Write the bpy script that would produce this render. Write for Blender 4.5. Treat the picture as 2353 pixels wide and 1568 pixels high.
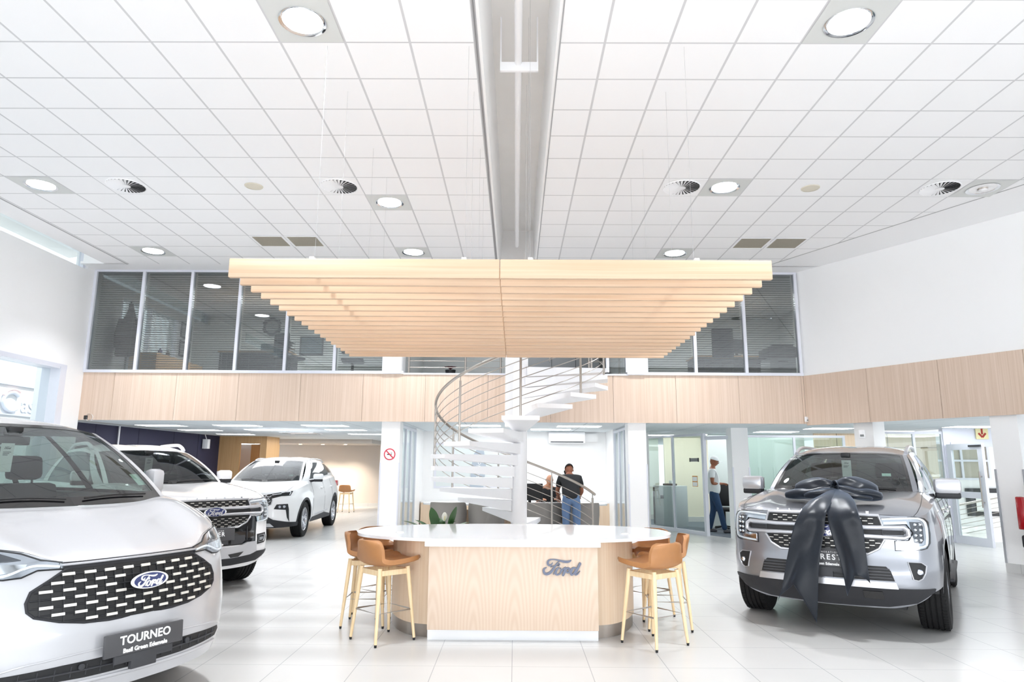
import bpy, bmesh, math, random
from mathutils import Matrix, Vector
random.seed(4)
for _o in list(bpy.data.objects): bpy.data.objects.remove(_o)
SC = bpy.context.scene
COL = SC.collection
PI = math.pi
# ---------------------------------------------------------------- camera
EYE = 1.52
_yaw, _pit, _rol = -.00585, .18088, .00591
_f = Vector((math.sin(_yaw)*math.cos(_pit), math.cos(_yaw)*math.cos(_pit), math.sin(_pit)))
_r0 = Vector((math.cos(_yaw), -math.sin(_yaw), 0)); _u0 = _r0.cross(_f)
_r = math.cos(_rol)*_r0+math.sin(_rol)*_u0; _u = -math.sin(_rol)*_r0+math.cos(_rol)*_u0
cd = bpy.data.cameras.new('camera'); cam = bpy.data.objects.new('camera', cd); COL.objects.link(cam)
cd.sensor_width = 36; cd.lens = 1558.85/2353*36; cd.clip_start = .05; cd.clip_end = 200
cam.matrix_world = Matrix(((_r.x, _u.x, -_f.x, 0), (_r.y, _u.y, -_f.y, 0), (_r.z, _u.z, -_f.z, EYE), (0, 0, 0, 1)))
SC.camera = cam
# ---------------------------------------------------------------- sky, exposure
W = bpy.data.worlds.new('sky'); SC.world = W; W.use_nodes = True
W.node_tree.nodes['Background'].inputs[0].default_value = (.90, .95, 1, 1)
W.node_tree.nodes['Background'].inputs[1].default_value = .95
SC.view_settings.view_transform = 'Standard'; SC.view_settings.look = 'None'
SC.view_settings.gamma = 1; SC.view_settings.use_curve_mapping = False
SC.view_settings.exposure = .76
SC.cycles.max_bounces = 12; SC.cycles.diffuse_bounces = 7; SC.cycles.glossy_bounces = 5
SC.cycles.transparent_max_bounces = 24; SC.cycles.transmission_bounces = 8
SC.cycles.caustics_reflective = False; SC.cycles.caustics_refractive = False
def area(name, loc, rot, sx, sy, power, col=(1, 1, 1)):
    l = bpy.data.lights.new(name, 'AREA'); l.shape = 'RECTANGLE'; l.size = sx; l.size_y = sy; l.energy = power; l.color = col
    o = bpy.data.objects.new(name, l); COL.objects.link(o); o.location = loc; o.rotation_euler = rot
    return o
# fill lamp added behind the camera, standing in for daylight through the glazed shopfront
SHOPFRONT = area('shopfront_fill', (3.4, -3.4, 2.9), (PI/2+.0, 0, 0), 22, 5.0, 42, (.93, .965, 1))
# sun outside, high on the right, lighting the street and the yard beyond the exit
_s = bpy.data.lights.new('sun', 'SUN'); _s.energy = 3.2; _s.angle = .02; SUN = bpy.data.objects.new('sun', _s); COL.objects.link(SUN); SUN.rotation_euler = (0, math.radians(32), 0)
# fill lamp added to brighten the ceiling, as if off a sunlit forecourt
FORECOURT_FILL = area('forecourt_fill', (1.5, -2.7, .35), (math.radians(90+48), 0, 0), 19, 2.6, 580, (.95, .975, 1))
# unseen fill lamps added to brighten the upper offices and the rooms below
for _x, _y, _z, _p in ((-5.4, 15.6, 5.3, 100), (4.7, 15.4, 5.3, 75), (0, 15.6, 5.3, 30), (-5.5, 21.3, 2.28, 45), (5.4, 17.6, 2.3, 30), (6.2, 16.4, 2.3, 12), (9.0, 12.2, 2.3, 34), (-6.6, 16.0, 2.3, 24), (-4.2, 17.0, 2.3, 20), (0, 15.6, 2.3, 26), (8.7, 16.0, 2.3, 8), (3.4, 19.0, 2.3, 20)): area('room_fill', (_x, _y, _z), (0, 0, 0), 3.6 if _z < 3 else 2.4, 2.2 if _z < 3 else 1.2, _p)
# besides the added fills, rooms under the mezzanine have ceiling panels (see ceiling_panel below)
# ---------------------------------------------------------------- materials
def lin(c):
    if isinstance(c, str): c = tuple(int(c[i:i+2], 16)/255 for i in (0, 2, 4))
    return tuple(x/12.92 if x <= .04045 else ((x+.055)/1.055)**2.4 for x in c)
def pbr(name, col, rough=.5, metal=0., coat=0., emit=None, es=0., spec=.5, noise=None, bump=None):
    m = bpy.data.materials.new(name); m.use_nodes = True
    nt = m.node_tree; b = nt.nodes['Principled BSDF']
    c = lin(col)
    b.inputs['Base Color'].default_value = (*c, 1); b.inputs['Roughness'].default_value = rough
    b.inputs['Metallic'].default_value = metal; b.inputs['Coat Weight'].default_value = coat
    b.inputs['Coat Roughness'].default_value = .03; b.inputs['Specular IOR Level'].default_value = spec
    if emit is not None:
        b.inputs['Emission Color'].default_value = (*lin(emit), 1); b.inputs['Emission Strength'].default_value = es
    if noise or bump:
        tc = nt.nodes.new('ShaderNodeTexCoord'); nz = nt.nodes.new('ShaderNodeTexNoise')
        mp = nt.nodes.new('ShaderNodeMapping'); nt.links.new(tc.outputs['Object'], mp.inputs[0]); nt.links.new(mp.outputs[0], nz.inputs[0])
        sc, amt, st = noise or (bump[0], 0, (1, 1, 1))
        mp.inputs['Scale'].default_value = st; nz.inputs['Scale'].default_value = sc; nz.inputs['Detail'].default_value = 4
        if amt:
            mx = nt.nodes.new('ShaderNodeMix'); mx.data_type = 'RGBA'
            mx.inputs[6].default_value = (*[x*(1-amt) for x in c], 1); mx.inputs[7].default_value = (*[min(1, x*(1+amt)) for x in c], 1)
            nt.links.new(nz.outputs[0], mx.inputs[0]); nt.links.new(mx.outputs[2], b.inputs['Base Color'])
        if bump:
            bp = nt.nodes.new('ShaderNodeBump'); bp.inputs['Strength'].default_value = bump[1]; bp.inputs['Distance'].default_value = bump[2]
            nt.links.new(nz.outputs[0], bp.inputs['Height']); nt.links.new(bp.outputs[0], b.inputs['Normal'])
    return m
def glass(name, tint, refl=.06, rough=.0, mix=1.0):
    """thin pane: tinted see-through plus a mirror-like reflection that grows at grazing angles"""
    m = bpy.data.materials.new(name); m.use_nodes = True; nt = m.node_tree; nt.nodes.clear()
    o = nt.nodes.new('ShaderNodeOutputMaterial'); t = nt.nodes.new('ShaderNodeBsdfTransparent'); g = nt.nodes.new('ShaderNodeBsdfGlossy')
    f = nt.nodes.new('ShaderNodeLayerWeight'); f.inputs[0].default_value = .5
    pw = nt.nodes.new('ShaderNodeMath'); pw.operation = 'POWER'; pw.inputs[1].default_value = 4.; nt.links.new(f.outputs['Facing'], pw.inputs[0])
    mm = nt.nodes.new('ShaderNodeMath'); mm.operation = 'MULTIPLY_ADD'; mm.inputs[1].default_value = .8*mix; mm.inputs[2].default_value = refl; mm.use_clamp = True
    x = nt.nodes.new('ShaderNodeMixShader')
    t.inputs[0].default_value = (*lin(tint), 1); g.inputs[0].default_value = (.95, .97, 1, 1); g.inputs[1].default_value = rough
    nt.links.new(pw.outputs[0], mm.inputs[0]); nt.links.new(mm.outputs[0], x.inputs[0]); nt.links.new(t.outputs[0], x.inputs[1]); nt.links.new(g.outputs[0], x.inputs[2]); nt.links.new(x.outputs[0], o.inputs[0])
    return m
def tiles(name, col, line, px, py, x0, y0, lw, rough, spec=.5, lx=1., noise=0.):
    """square tiles laid in world x and y: period px, py, one joint at x0, y0, joint width lw"""
    m = bpy.data.materials.new(name); m.use_nodes = True; nt = m.node_tree; b = nt.nodes['Principled BSDF']; N = nt.nodes.new; K = nt.links.new
    g = N('ShaderNodeNewGeometry'); s = N('ShaderNodeSeparateXYZ'); K(g.outputs['Position'], s.inputs[0])
    def joint(sock, p, o, w):
        a = N('ShaderNodeMath'); a.operation = 'SUBTRACT'; a.inputs[1].default_value = o-p/2; K(sock, a.inputs[0])
        d = N('ShaderNodeMath'); d.operation = 'WRAP'; d.inputs[1].default_value = p; d.inputs[2].default_value = 0.; K(a.outputs[0], d.inputs[0])
        e = N('ShaderNodeMath'); e.operation = 'SUBTRACT'; e.inputs[1].default_value = p/2; K(d.outputs[0], e.inputs[0])
        h = N('ShaderNodeMath'); h.operation = 'ABSOLUTE'; K(e.outputs[0], h.inputs[0])
        r = N('ShaderNodeMath'); r.operation = 'LESS_THAN'; r.inputs[1].default_value = w/2; K(h.outputs[0], r.inputs[0]); return r.outputs[0]
    jx = joint(s.outputs[0], px, x0, lw*lx); jy = joint(s.outputs[1], py, y0, lw)
    ax = N('ShaderNodeMath'); ax.operation = 'MAXIMUM'; K(jx, ax.inputs[0]); K(jy, ax.inputs[1])
    mx = N('ShaderNodeMix'); mx.data_type = 'RGBA'; K(ax.outputs[0], mx.inputs[0]); mx.inputs[6].default_value = (*lin(col), 1); mx.inputs[7].default_value = (*lin(line), 1)
    if noise:
        nz = N('ShaderNodeTexNoise'); nz.inputs['Scale'].default_value = 3; nz.inputs['Detail'].default_value = 6; K(g.outputs['Position'], nz.inputs[0])
        c2 = N('ShaderNodeMix'); c2.data_type = 'RGBA'; c = lin(col); c2.inputs[6].default_value = (*[v*(1-noise) for v in c], 1); c2.inputs[7].default_value = (*[min(1, v*(1+noise)) for v in c], 1)
        K(nz.outputs[0], c2.inputs[0]); K(c2.outputs[2], mx.inputs[6])
    K(mx.outputs[2], b.inputs['Base Color']); b.inputs['Roughness'].default_value = rough; b.inputs['Specular IOR Level'].default_value = spec
    return m
def wood(name, c1, c2, axis, scale=9., rough=.45, stretch=14., coat=0.):
    """straight-grained veneer: streaks running along one local axis"""
    m = bpy.data.materials.new(name); m.use_nodes = True; nt = m.node_tree; b = nt.nodes['Principled BSDF']; N = nt.nodes.new; K = nt.links.new
    g = N('ShaderNodeTexCoord'); mp = N('ShaderNodeMapping'); K(g.outputs['Object'], mp.inputs[0])
    sc = [scale*stretch/3]*3; sc['xyz'.index(axis)] = scale/stretch; mp.inputs['Scale'].default_value = sc
    nz = N('ShaderNodeTexNoise'); nz.inputs['Scale'].default_value = 1; nz.inputs['Detail'].default_value = 5; nz.inputs['Distortion'].default_value = .6; K(mp.outputs[0], nz.inputs[0])
    r = N('ShaderNodeValToRGB'); r.color_ramp.elements[0].position = .3; r.color_ramp.elements[1].position = .7
    r.color_ramp.elements[0].color = (*lin(c1), 1); r.color_ramp.elements[1].color = (*lin(c2), 1); K(nz.outputs[0], r.inputs[0]); K(r.outputs[0], b.inputs['Base Color'])
    b.inputs['Roughness'].default_value = rough; b.inputs['Coat Weight'].default_value = coat
    return m
def crown_wood(name, c1, c2, pitch):
    """crown-cut veneer: nested arches repeated every pitch metres along local x, grain along z"""
    m = bpy.data.materials.new(name); m.use_nodes = True; nt = m.node_tree; b = nt.nodes['Principled BSDF']; N = nt.nodes.new; K = nt.links.new
    g = N('ShaderNodeTexCoord'); s = N('ShaderNodeSeparateXYZ'); K(g.outputs['Object'], s.inputs[0])
    pp = N('ShaderNodeMath'); pp.operation = 'PINGPONG'; pp.inputs[1].default_value = pitch/2; K(s.outputs[0], pp.inputs[0])
    cb = N('ShaderNodeCombineXYZ'); sx = N('ShaderNodeMath'); sx.operation = 'MULTIPLY'; sx.inputs[1].default_value = 1.; K(pp.outputs[0], sx.inputs[0]); K(sx.outputs[0], cb.inputs[0])
    zz = N('ShaderNodeMath'); zz.operation = 'MULTIPLY'; zz.inputs[1].default_value = .14; K(s.outputs[2], zz.inputs[0]); K(zz.outputs[0], cb.inputs[1])
    w = N('ShaderNodeTexWave'); w.wave_type = 'RINGS'; w.rings_direction = 'SPHERICAL'; w.inputs['Scale'].default_value = 11; w.inputs['Distortion'].default_value = 3.; w.inputs['Detail'].default_value = 3; K(cb.outputs[0], w.inputs[0])
    r = N('ShaderNodeValToRGB'); r.color_ramp.elements[0].color = (*lin(c1), 1); r.color_ramp.elements[1].color = (*lin(c2), 1); K(w.outputs[0], r.inputs[0]); K(r.outputs[0], b.inputs['Base Color'])
    b.inputs['Roughness'].default_value = .4
    return m
M = {}
M['wall'] = pbr('white_paint', 'f5f5f5', .6)
M['ceil'] = tiles('ceiling_tiles', 'f6f6f7', 'cfcfd1', .6, .6, -1.593, 5.666, .02, .8, .2, 1.15)
M['ceil_plain'] = pbr('ceiling_plain', 'f5f5f6', .8, spec=.2)
M['ceil_low'] = tiles('low_ceiling_tiles', 'dfe6ea', 'b4bcc2', 1.2, .6, .2, 13.3, .02, .8, .2, 1.)
M['floor'] = tiles('floor_tiles', 'cacac9', 'a7a8a9', .594, .603, -.018, 5.56, .0055, .26, .45, 1.15, .025)
M['carpet'] = pbr('blue_grey_carpet', '5d6670', .95, noise=(60, .25, (1, 1, 1)))
M['conc'] = pbr('grey_concrete', 'efedea', .8, noise=(1.5, .06, (1, 1, 1)))
M['white'] = pbr('white_powder_coat', 'f4f4f6', .35)
M['alu'] = pbr('white_aluminium', 'dfe1ea', .3, .15)
M['steel'] = pbr('brushed_steel', 'b9b2ab', .28, 1.)
M['chrome'] = pbr('chrome', 'e2e4e8', .08, 1.)
M['fascia'] = wood('pale_oak_panel', 'cfb7a2', 'dec9b8', 'z', 9, .45)
M['slat'] = wood('warm_oak_slat', 'd2b091', 'dbc1a6', 'x', 8, .5)
M['oak'] = crown_wood('crown_cut_oak', 'd6bfaa', 'dcc8b5', .36)
M['oak_v'] = wood('straight_oak', 'e0c6a8', 'ebd6be', 'z', 9, .4)
M['oak_dark'] = wood('warm_oak', 'c49a6a', 'd3ad7e', 'z', 8, .5)
M['dark_gap'] = pbr('dark_gap', '5a5652', .9)
M['stone'] = pbr('white_solid_surface', 'f2f2f4', .12, coat=.4)
M['leather'] = pbr('tan_leather', 'b27d4f', .42, noise=(25, .06, (1, 1, 1)), bump=(260, .12, .002))
M['ash'] = wood('pale_ash_leg', 'e8c99a', 'f2dcb6', 'z', 12, .45)
M['rubber'] = pbr('black_rubber', '1b1b1c', .75, spec=.3)
M['black'] = pbr('black_plastic', '17181b', .5)
M['gloss_black'] = pbr('gloss_black', '0c0c0f', .12, coat=.6)
M['dgrey'] = pbr('dark_grey_plastic', '3a3b3f', .55)
M['glass'] = glass('office_glass', 'f1f6f4', .03)
M['glass_dark'] = glass('tinted_glass', 'd2d6d5', .115)
M['glass_clear'] = glass('clear_glass', 'f4f8f8', .02)
M['lamp'] = pbr('lit_lens', 'ffffff', .5, emit='fbfcff', es=9.)
M['panel_lamp'] = pbr('lit_panel', 'ffffff', .5, emit='f6fbff', es=4.)
M['vent_dark'] = pbr('vent_recess', '2a2b2d', .9)
M['navy'] = pbr('navy_paint', '2b2b45', .7)
M['beige'] = pbr('beige_paint', 'cdc5bd', .7)
M['cream'] = pbr('cream_plastic', 'd9d3c3', .6)
M['wire'] = pbr('wire', 'b5b5b7', .4, .6)
M['guard'] = pbr('polished_guard', 'd5d8de', .25, .6)
# ---------------------------------------------------------------- mesh helpers
class MB:
    """collects shapes, then links them as ONE mesh object"""
    def __init__(s): s.v, s.f, s.mi, s.n = [], [], [], 0
    def add(s, vs, fs, mi=0):
        n = len(s.v); s.v += [tuple(p) for p in vs]; s.f += [tuple(i+n for i in f) for f in fs]; s.mi += [mi]*len(fs); return s
    def box(s, x0, x1, y0, y1, z0, z1, bev=0., mi=0, T=None):
        e = (s.n % 7)*.00017; s.n += 1              # hair's-breadth differences keep joined boxes from sharing a face
        vs = [(x, y, z) for x in (x0-e, x1+e) for y in (y0-e, y1+e) for z in (z0-e, z1+e)]
        fs = [(0, 1, 3, 2), (4, 6, 7, 5), (0, 4, 5, 1), (2, 3, 7, 6), (0, 2, 6, 4), (1, 5, 7, 3)]
        if bev:
            bm = bmesh.new(); bv = [bm.verts.new(p) for p in vs]; [bm.faces.new([bv[i] for i in f]) for f in fs]
            bmesh.ops.bevel(bm, geom=bm.edges[:], offset=bev, segments=2, profile=.5, affect='EDGES')
            bm.verts.index_update(); vs = [v.co.copy() for v in bm.verts]; fs = [[v.index for v in f.verts] for f in bm.faces]; bm.free()
        if T: vs = [T @ Vector(p) for p in vs]
        return s.add(vs, fs, mi)
    def obox(s, a, b, w, h, bev=0., mi=0, up=(0, 0, 1)):
        """bar from a to b, w wide (sideways), h high (along up)"""
        a, b = Vector(a), Vector(b); d = (b-a); L = d.length; d.normalize(); u = Vector(up); r = d.cross(u)
        if r.length < 1e-5: r = d.cross(Vector((1, 0, 0)))
        r.normalize(); u = r.cross(d)
        T = Matrix(((d.x, r.x, u.x, a.x), (d.y, r.y, u.y, a.y), (d.z, r.z, u.z, a.z), (0, 0, 0, 1)))
        return s.box(0, L, -w/2, w/2, -h/2, h/2, bev, mi, T)
    def tube(s, path, r, n=8, closed=False, mi=0, caps=True):
        P = [Vector(p) for p in path]; R = r if isinstance(r, (list, tuple)) else [r]*len(P); N = len(P); vs, fs = [], []
        prev = None
        for i, p in enumerate(P):
            if closed: d = P[(i+1) % N]-P[i-1]
            else: d = P[min(i+1, N-1)]-P[max(i-1, 0)]
            d.normalize()
            if prev is None:
                a = Vector((0, 0, 1)) if abs(d.z) < .9 else Vector((1, 0, 0)); x = d.cross(a).normalized()
            else:
                x = (prev-d*prev.dot(d)); x.normalize()
            prev = x; y = d.cross(x)
            vs += [p+x*(R[i]*math.cos(2*PI*k/n))+y*(R[i]*math.sin(2*PI*k/n)) for k in range(n)]
        for i in range(N if closed else N-1):
            j = (i+1) % N
            fs += [(i*n+k, i*n+(k+1) % n, j*n+(k+1) % n, j*n+k) for k in range(n)]
        if caps and not closed: fs += [tuple(range(n))[::-1], tuple(range((N-1)*n, N*n))]
        return s.add(vs, fs, mi)
    def lathe(s, prof, n=32, mi=0, T=None, closed=False):
        """profile of (r, z) turned about z"""
        vs = [(r*math.cos(2*PI*k/n), r*math.sin(2*PI*k/n), z) for r, z in prof for k in range(n)]
        fs = []
        for i in range(len(prof) if closed else len(prof)-1):
            j = (i+1) % len(prof)
            fs += [(i*n+k, i*n+(k+1) % n, j*n+(k+1) % n, j*n+k) for k in range(n)]
        if T: vs = [T @ Vector(p) for p in vs]
        return s.add(vs, fs, mi)
    def prism(s, poly, z0, z1, mi=0, T=None):
        n = len(poly); vs = [(x, y, z0) for x, y in poly]+[(x, y, z1) for x, y in poly]
        fs = [tuple(range(n))[::-1], tuple(range(n, 2*n))]+[(i, (i+1) % n, n+(i+1) % n, n+i) for i in range(n)]
        if T: vs = [T @ Vector(p) for p in vs]
        return s.add(vs, fs, mi)
    def grid(s, fn, nu, nv, mi=0, wrap=False):
        vs = [fn(i/nu, j/nv) for i in range(nu+1) for j in range(nv+1)]
        fs = [(i*(nv+1)+j, (i+1)*(nv+1)+j, (i+1)*(nv+1)+j+1, i*(nv+1)+j+1) for i in range(nu) for j in range(nv)]
        return s.add(vs, fs, mi)
    def rev(s): s.f = [f[::-1] for f in s.f]; return s
    def build(s, name, mat, parent=None, smooth=True, ang=38, world=False, sub=0, solid=0., fixn=False):
        me = bpy.data.meshes.new(name); me.from_pydata(s.v, [], s.f)
        mats = mat if isinstance(mat, (list, tuple)) else [mat]
        for m in mats: me.materials.append(M[m] if isinstance(m, str) else m)
        if len(mats) > 1: me.polygons.foreach_set('material_index', s.mi)
        if fixn:
            bm = bmesh.new(); bm.from_mesh(me); bmesh.ops.remove_doubles(bm, verts=bm.verts[:], dist=1e-5)
            bmesh.ops.recalc_face_normals(bm, faces=bm.faces[:]); bm.to_mesh(me); bm.free()
        if smooth:
            me.polygons.foreach_set('use_smooth', [True]*len(me.polygons)); me.set_sharp_from_angle(angle=math.radians(ang))
        me.update()
        o = bpy.data.objects.new(name, me); COL.objects.link(o)
        if solid:
            q = o.modifiers.new('thick', 'SOLIDIFY'); q.thickness = solid; q.offset = 0
        if sub:
            q = o.modifiers.new('round', 'SUBSURF'); q.levels = sub; q.render_levels = sub
        if parent is not None:
            o.parent = parent
            if world: o.location = -parent.location
        return o
def tag(o, label=None, cat=None, group=None, kind=None):
    if label: o['label'] = label
    if cat: o['category'] = cat
    if group: o['group'] = group
    if kind: o['kind'] = kind
    return o
def thing(name, label, cat, loc=(0, 0, 0), rz=0., group=None, kind=None):
    o = bpy.data.objects.new(name, None); COL.objects.link(o); o.location = loc; o.rotation_euler = (0, 0, rz); o.empty_display_size = .2
    return tag(o, label, cat, group, kind)
def struct(name, mb, mat, label=None, **k): return tag(mb.build(name, mat, **k), label, 'building' if label else None, None, 'structure')
def dup(root, loc, rz, label, group=None):
    r = root.copy(); COL.objects.link(r); r.location = loc; r.rotation_euler = (0, 0, rz); r['label'] = label
    if group: r['group'] = group
    def rec(a, b):
        for ch in [x for x in KIDS.get(a.name, a.children)]:
            c = ch.copy(); COL.objects.link(c); c.parent = b; rec(ch, c)
    rec(root, r); return r
KIDS = {}
def text_mesh(s, size, depth=.002, spacing=1., bold=0., shear=0.):
    """flat lettering in the local x-z plane facing -y, centred; returns verts, faces"""
    cu = bpy.data.curves.new('lettering', 'FONT'); cu.body = s; cu.size = size; cu.extrude = depth/2; cu.align_x = 'CENTER'; cu.align_y = 'CENTER'
    cu.space_character = spacing; cu.offset = bold; cu.shear = shear; cu.resolution_u = 3
    o = bpy.data.objects.new('lettering', cu); COL.objects.link(o)
    dg = bpy.context.evaluated_depsgraph_get(); me = bpy.data.meshes.new_from_object(o.evaluated_get(dg))
    vs = [(v.co.x, -v.co.z, v.co.y) for v in me.vertices]; fs = [tuple(p.vertices) for p in me.polygons]
    bpy.data.objects.remove(o); bpy.data.curves.remove(cu); bpy.data.meshes.remove(me)
    return vs, fs
# hand-drawn brush strokes of the script lettering (x, y down, width), drawn in a 1310 x 530 box
SCRIPT = [
 [(785,420,16),(745,480,42),(690,512,52),(630,480,64),(615,415,66),(650,350,54),(740,315,36),(860,314,36),(1000,340,46),(1150,376,68),(1270,388,72),(1370,370,58),(1425,335,26)],
 [(1030,358,18),(960,420,34),(880,515,52),(815,620,66),(740,712,76),(650,778,80),(560,795,76),(495,755,70),(475,680,66),(500,620,50),(570,580,22)],
 [(712,572,12),(780,540,28),(870,525,24),(960,516,20),(1015,500,18),(1036,470,18),(1012,446,18),(985,470,18),(982,515,18),(1018,548,14)],
 [(808,800,24),(850,740,34),(900,660,40),(960,605,44),(1018,588,24)],
 [(1005,590,26),(935,640,58),(888,725,72),(900,792,66),(958,816,46),(1035,775,48),(1076,690,56),(1062,600,34)],
 [(1010,800,24),(1085,710,36),(1150,625,40),(1225,582,44)],
 [(1230,578,50),(1205,680,78),(1143,830,70)],
 [(1345,650,66),(1350,610,64),(1310,590,48),(1265,625,46),(1235,690,44)],
 [(1240,705,44),(1300,742,46),(1365,705,40),(1430,630,42),(1510,582,46),(1575,600,50)],
 [(1560,588,36),(1485,600,48),(1425,690,70),(1413,775,72),(1450,815,50),(1525,755,52),(1600,640,60)],
 [(1735,445,76),(1645,610,76),(1572,750,76),(1578,808,52),(1645,785,36),(1722,695,22)]]
def script_mesh(width, depth=.004, fat=1.15):
    """the script lettering in local x-z, centred, facing -y"""
    mb = MB(); k = width/1310
    for ks, st in enumerate(SCRIPT):
        zo = ks*depth*.03
        P = crom(st, 5); L, R = [], []
        for i, p in enumerate(P):
            a, b = P[max(0, i-1)], P[min(len(P)-1, i+1)]; dx, dy = b[0]-a[0], b[1]-a[1]; n = math.hypot(dx, dy) or 1; w = p[2]/2*fat
            L.append((p[0]-dy/n*w, p[1]+dx/n*w)); R.append((p[0]+dy/n*w, p[1]-dx/n*w))
        q = lambda p: ((p[0]-1100)*k, (565-p[1])*k)
        for i in range(len(P)-1):
            mb.prism([q(L[i]), q(L[i+1]), q(R[i+1]), q(R[i])], -depth/2, depth/2+zo)
        for e in (P[0], P[-1]):
            mb.prism([q((e[0]+math.cos(a*PI/4)*e[2]/2*fat, e[1]+math.sin(a*PI/4)*e[2]/2*fat)) for a in range(8)], -depth/2, depth*.46+zo-depth*.01)
    mb.v = [(x, -z, y) for x, y, z in mb.v]
    return mb
def put(vs, T): return [T @ Vector(p) for p in vs]
# ---------------------------------------------------------------- car body surfaces (plain maths)
def crom(pts, n):
    """Catmull-Rom through pts, n samples per span."""
    P = [tuple(p) for p in pts]
    P = [tuple(2*a-b for a, b in zip(P[0], P[1]))] + P + [tuple(2*a-b for a, b in zip(P[-1], P[-2]))]
    out = []
    for i in range(1, len(P)-2):
        p0, p1, p2, p3 = P[i-1], P[i], P[i+1], P[i+2]
        for k in range(n):
            t = k/n
            out.append(tuple(.5*(2*b+(c-a)*t+(2*a-5*b+4*c-d)*t*t+(3*b-a-3*c+d)*t*t*t) for a, b, c, d in zip(p0, p1, p2, p3)))
    out.append(P[-2])
    return out
def lerpt(tab, x):
    if x <= tab[0][0]: return tab[0][1]
    for (a, fa), (b, fb) in zip(tab, tab[1:]):
        if x <= b:
            t = (x-a)/(b-a); return fa+(fb-fa)*t
    return tab[-1][1]
def smt(t):
    t = max(0., min(1., t)); return t*t*(3-2*t)
class Surf:
    """A car's wrap-round side: x to the right of someone facing the car, y back from its nose, z up."""
    def __init__(s, plan, fi, gi, ri, wb=1.0):
        s.pl = crom(plan, 14); s.hw = max(p[0] for p in s.pl); s.L = plan[-1][1]
        s.fi, s.gi, s.ri, s.wb = fi, gi, ri, wb
        k = max(range(len(s.pl)), key=lambda i: s.pl[i][0]-1e-4*i)
        s.fx = [p for p in s.pl[:k+1]]
        s.kmax = k
    def base(s, px, py, z):
        g = lerpt(s.gi, z); x = px*(1-g/s.hw)
        y = py+lerpt(s.fi, z)*(1-smt(py/s.wb))
        if py > s.L-1.0: y -= lerpt(s.ri, z)*smt((py-s.L+1.0)/1.0)
        return x, y
    def raw(s, x, z):
        g = lerpt(s.gi, z); px = min(abs(x)/(1-g/s.hw), s.hw-.0005)
        F = s.fx
        for a, b in zip(F, F[1:]):
            if px <= b[0]:
                t = (px-a[0])/max(1e-9, b[0]-a[0]); py = a[1]+(b[1]-a[1])*t; break
        else: py = F[-1][1]
        return py+lerpt(s.fi, z)*(1-smt(py/s.wb))
    def front(s, x, z, off=0.):
        e = .012; y = s.raw(x, z)
        fx = (s.raw(x+e, z)-s.raw(x-e, z))/(2*e); fz = (s.raw(x, z+e)-s.raw(x, z-e))/(2*e)
        fx = max(-4, min(4, fx)); fz = max(-2, min(2, fz))
        n = (1+fx*fx+fz*fz)**.5
        return (x+fx/n*off, y-off/n, z+fz/n*off)
    def sidex(s, y, z):
        for a, b in zip(s.pl[8:], s.pl[9:]):
            if a[1] <= y <= b[1]:
                t = (y-a[1])/max(1e-9, b[1]-a[1]); return (a[0]+(b[0]-a[0])*t)*(1-lerpt(s.gi, z)/s.hw)
        return s.hw
    def side(s, y, z, sg=1, off=0.):
        return (sg*(s.sidex(y, z)+off), y, z)
# ---------------------------------------------------------------- the setting
CZ = 5.3575; LZ = 2.335; UZ = 3.285; YB = 13.2; XR = 5.62
RD = Vector((.5202, -.854, 0))            # run of the right-hand fascia, from its corner with the back one
RN = Vector((.854, .5202, 0))             # pointing away from the showroom
def rw(t, n=0., z=0.): return Vector((XR, YB, 0))+RD*t+RN*n+Vector((0, 0, z))
def slab(poly, z0, z1, mat, name, label): return struct(name, MB().prism(poly, z0, z1), mat, label, smooth=False)
far = rw(16.2)
slab([(-12, -6), (16, -6), (16, 27), (-12, 27)], -.1, 0, 'floor', 'floor', 'pale square floor tiles throughout the showroom')
# high ceiling: tiled fields each side of the recessed slot, plain margins round them
g0, g1 = rw(0, -.62), rw(14.5, -.62)
slab([(-7.62, -.3), (-.39, -.3), (-.39, 12.77), (-7.62, 12.77)], CZ, CZ+.03, 'ceil', 'ceiling', 'high tiled ceiling over the left half of the showroom')
slab([(.40, -.3), (11.9, -.3), (g0.x-.25, 12.77), (.40, 12.77)], CZ, CZ+.03, 'ceil', 'ceiling', 'high tiled ceiling over the right half of the showroom')
mb = MB()
mb.prism([(-8.08, -.3), (-7.60, -.3), (-7.60, 12.79), (-8.08, 12.79)], CZ+.004, CZ+.05)
mb.prism([(-8.55, 12.77), (-.39, 12.77), (-.39, 18), (-8.55, 18)], CZ+.004, CZ+.05)
mb.prism([(.40, 12.77), (9.3, 12.77), (9.3, 18), (.40, 18)], CZ+.004, CZ+.05)
mb.prism([(g0.x-.27, 12.79), (11.88, -.3), (16, -.3), (9.2, 12.79)], CZ+.004, CZ+.05)
struct('ceiling', mb, 'ceil_plain', 'plain white margin round the high tiled ceiling', smooth=False)
mb = MB()                                  # grey edge trim along the tiled fields
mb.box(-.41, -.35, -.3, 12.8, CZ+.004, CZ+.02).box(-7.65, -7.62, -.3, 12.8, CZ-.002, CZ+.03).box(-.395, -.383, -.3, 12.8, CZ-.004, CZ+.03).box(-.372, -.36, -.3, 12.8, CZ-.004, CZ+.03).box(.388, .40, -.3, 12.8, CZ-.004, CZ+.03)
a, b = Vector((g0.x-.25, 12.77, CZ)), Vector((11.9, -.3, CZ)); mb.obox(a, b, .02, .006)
struct('trim', mb, pbr('edge_trim', 'a9a9ab', .6), 'grey edge trim round the tiled ceiling fields', smooth=False)
mb = MB(); SZ = 6.22                       # recessed slot over the middle of the room
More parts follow.
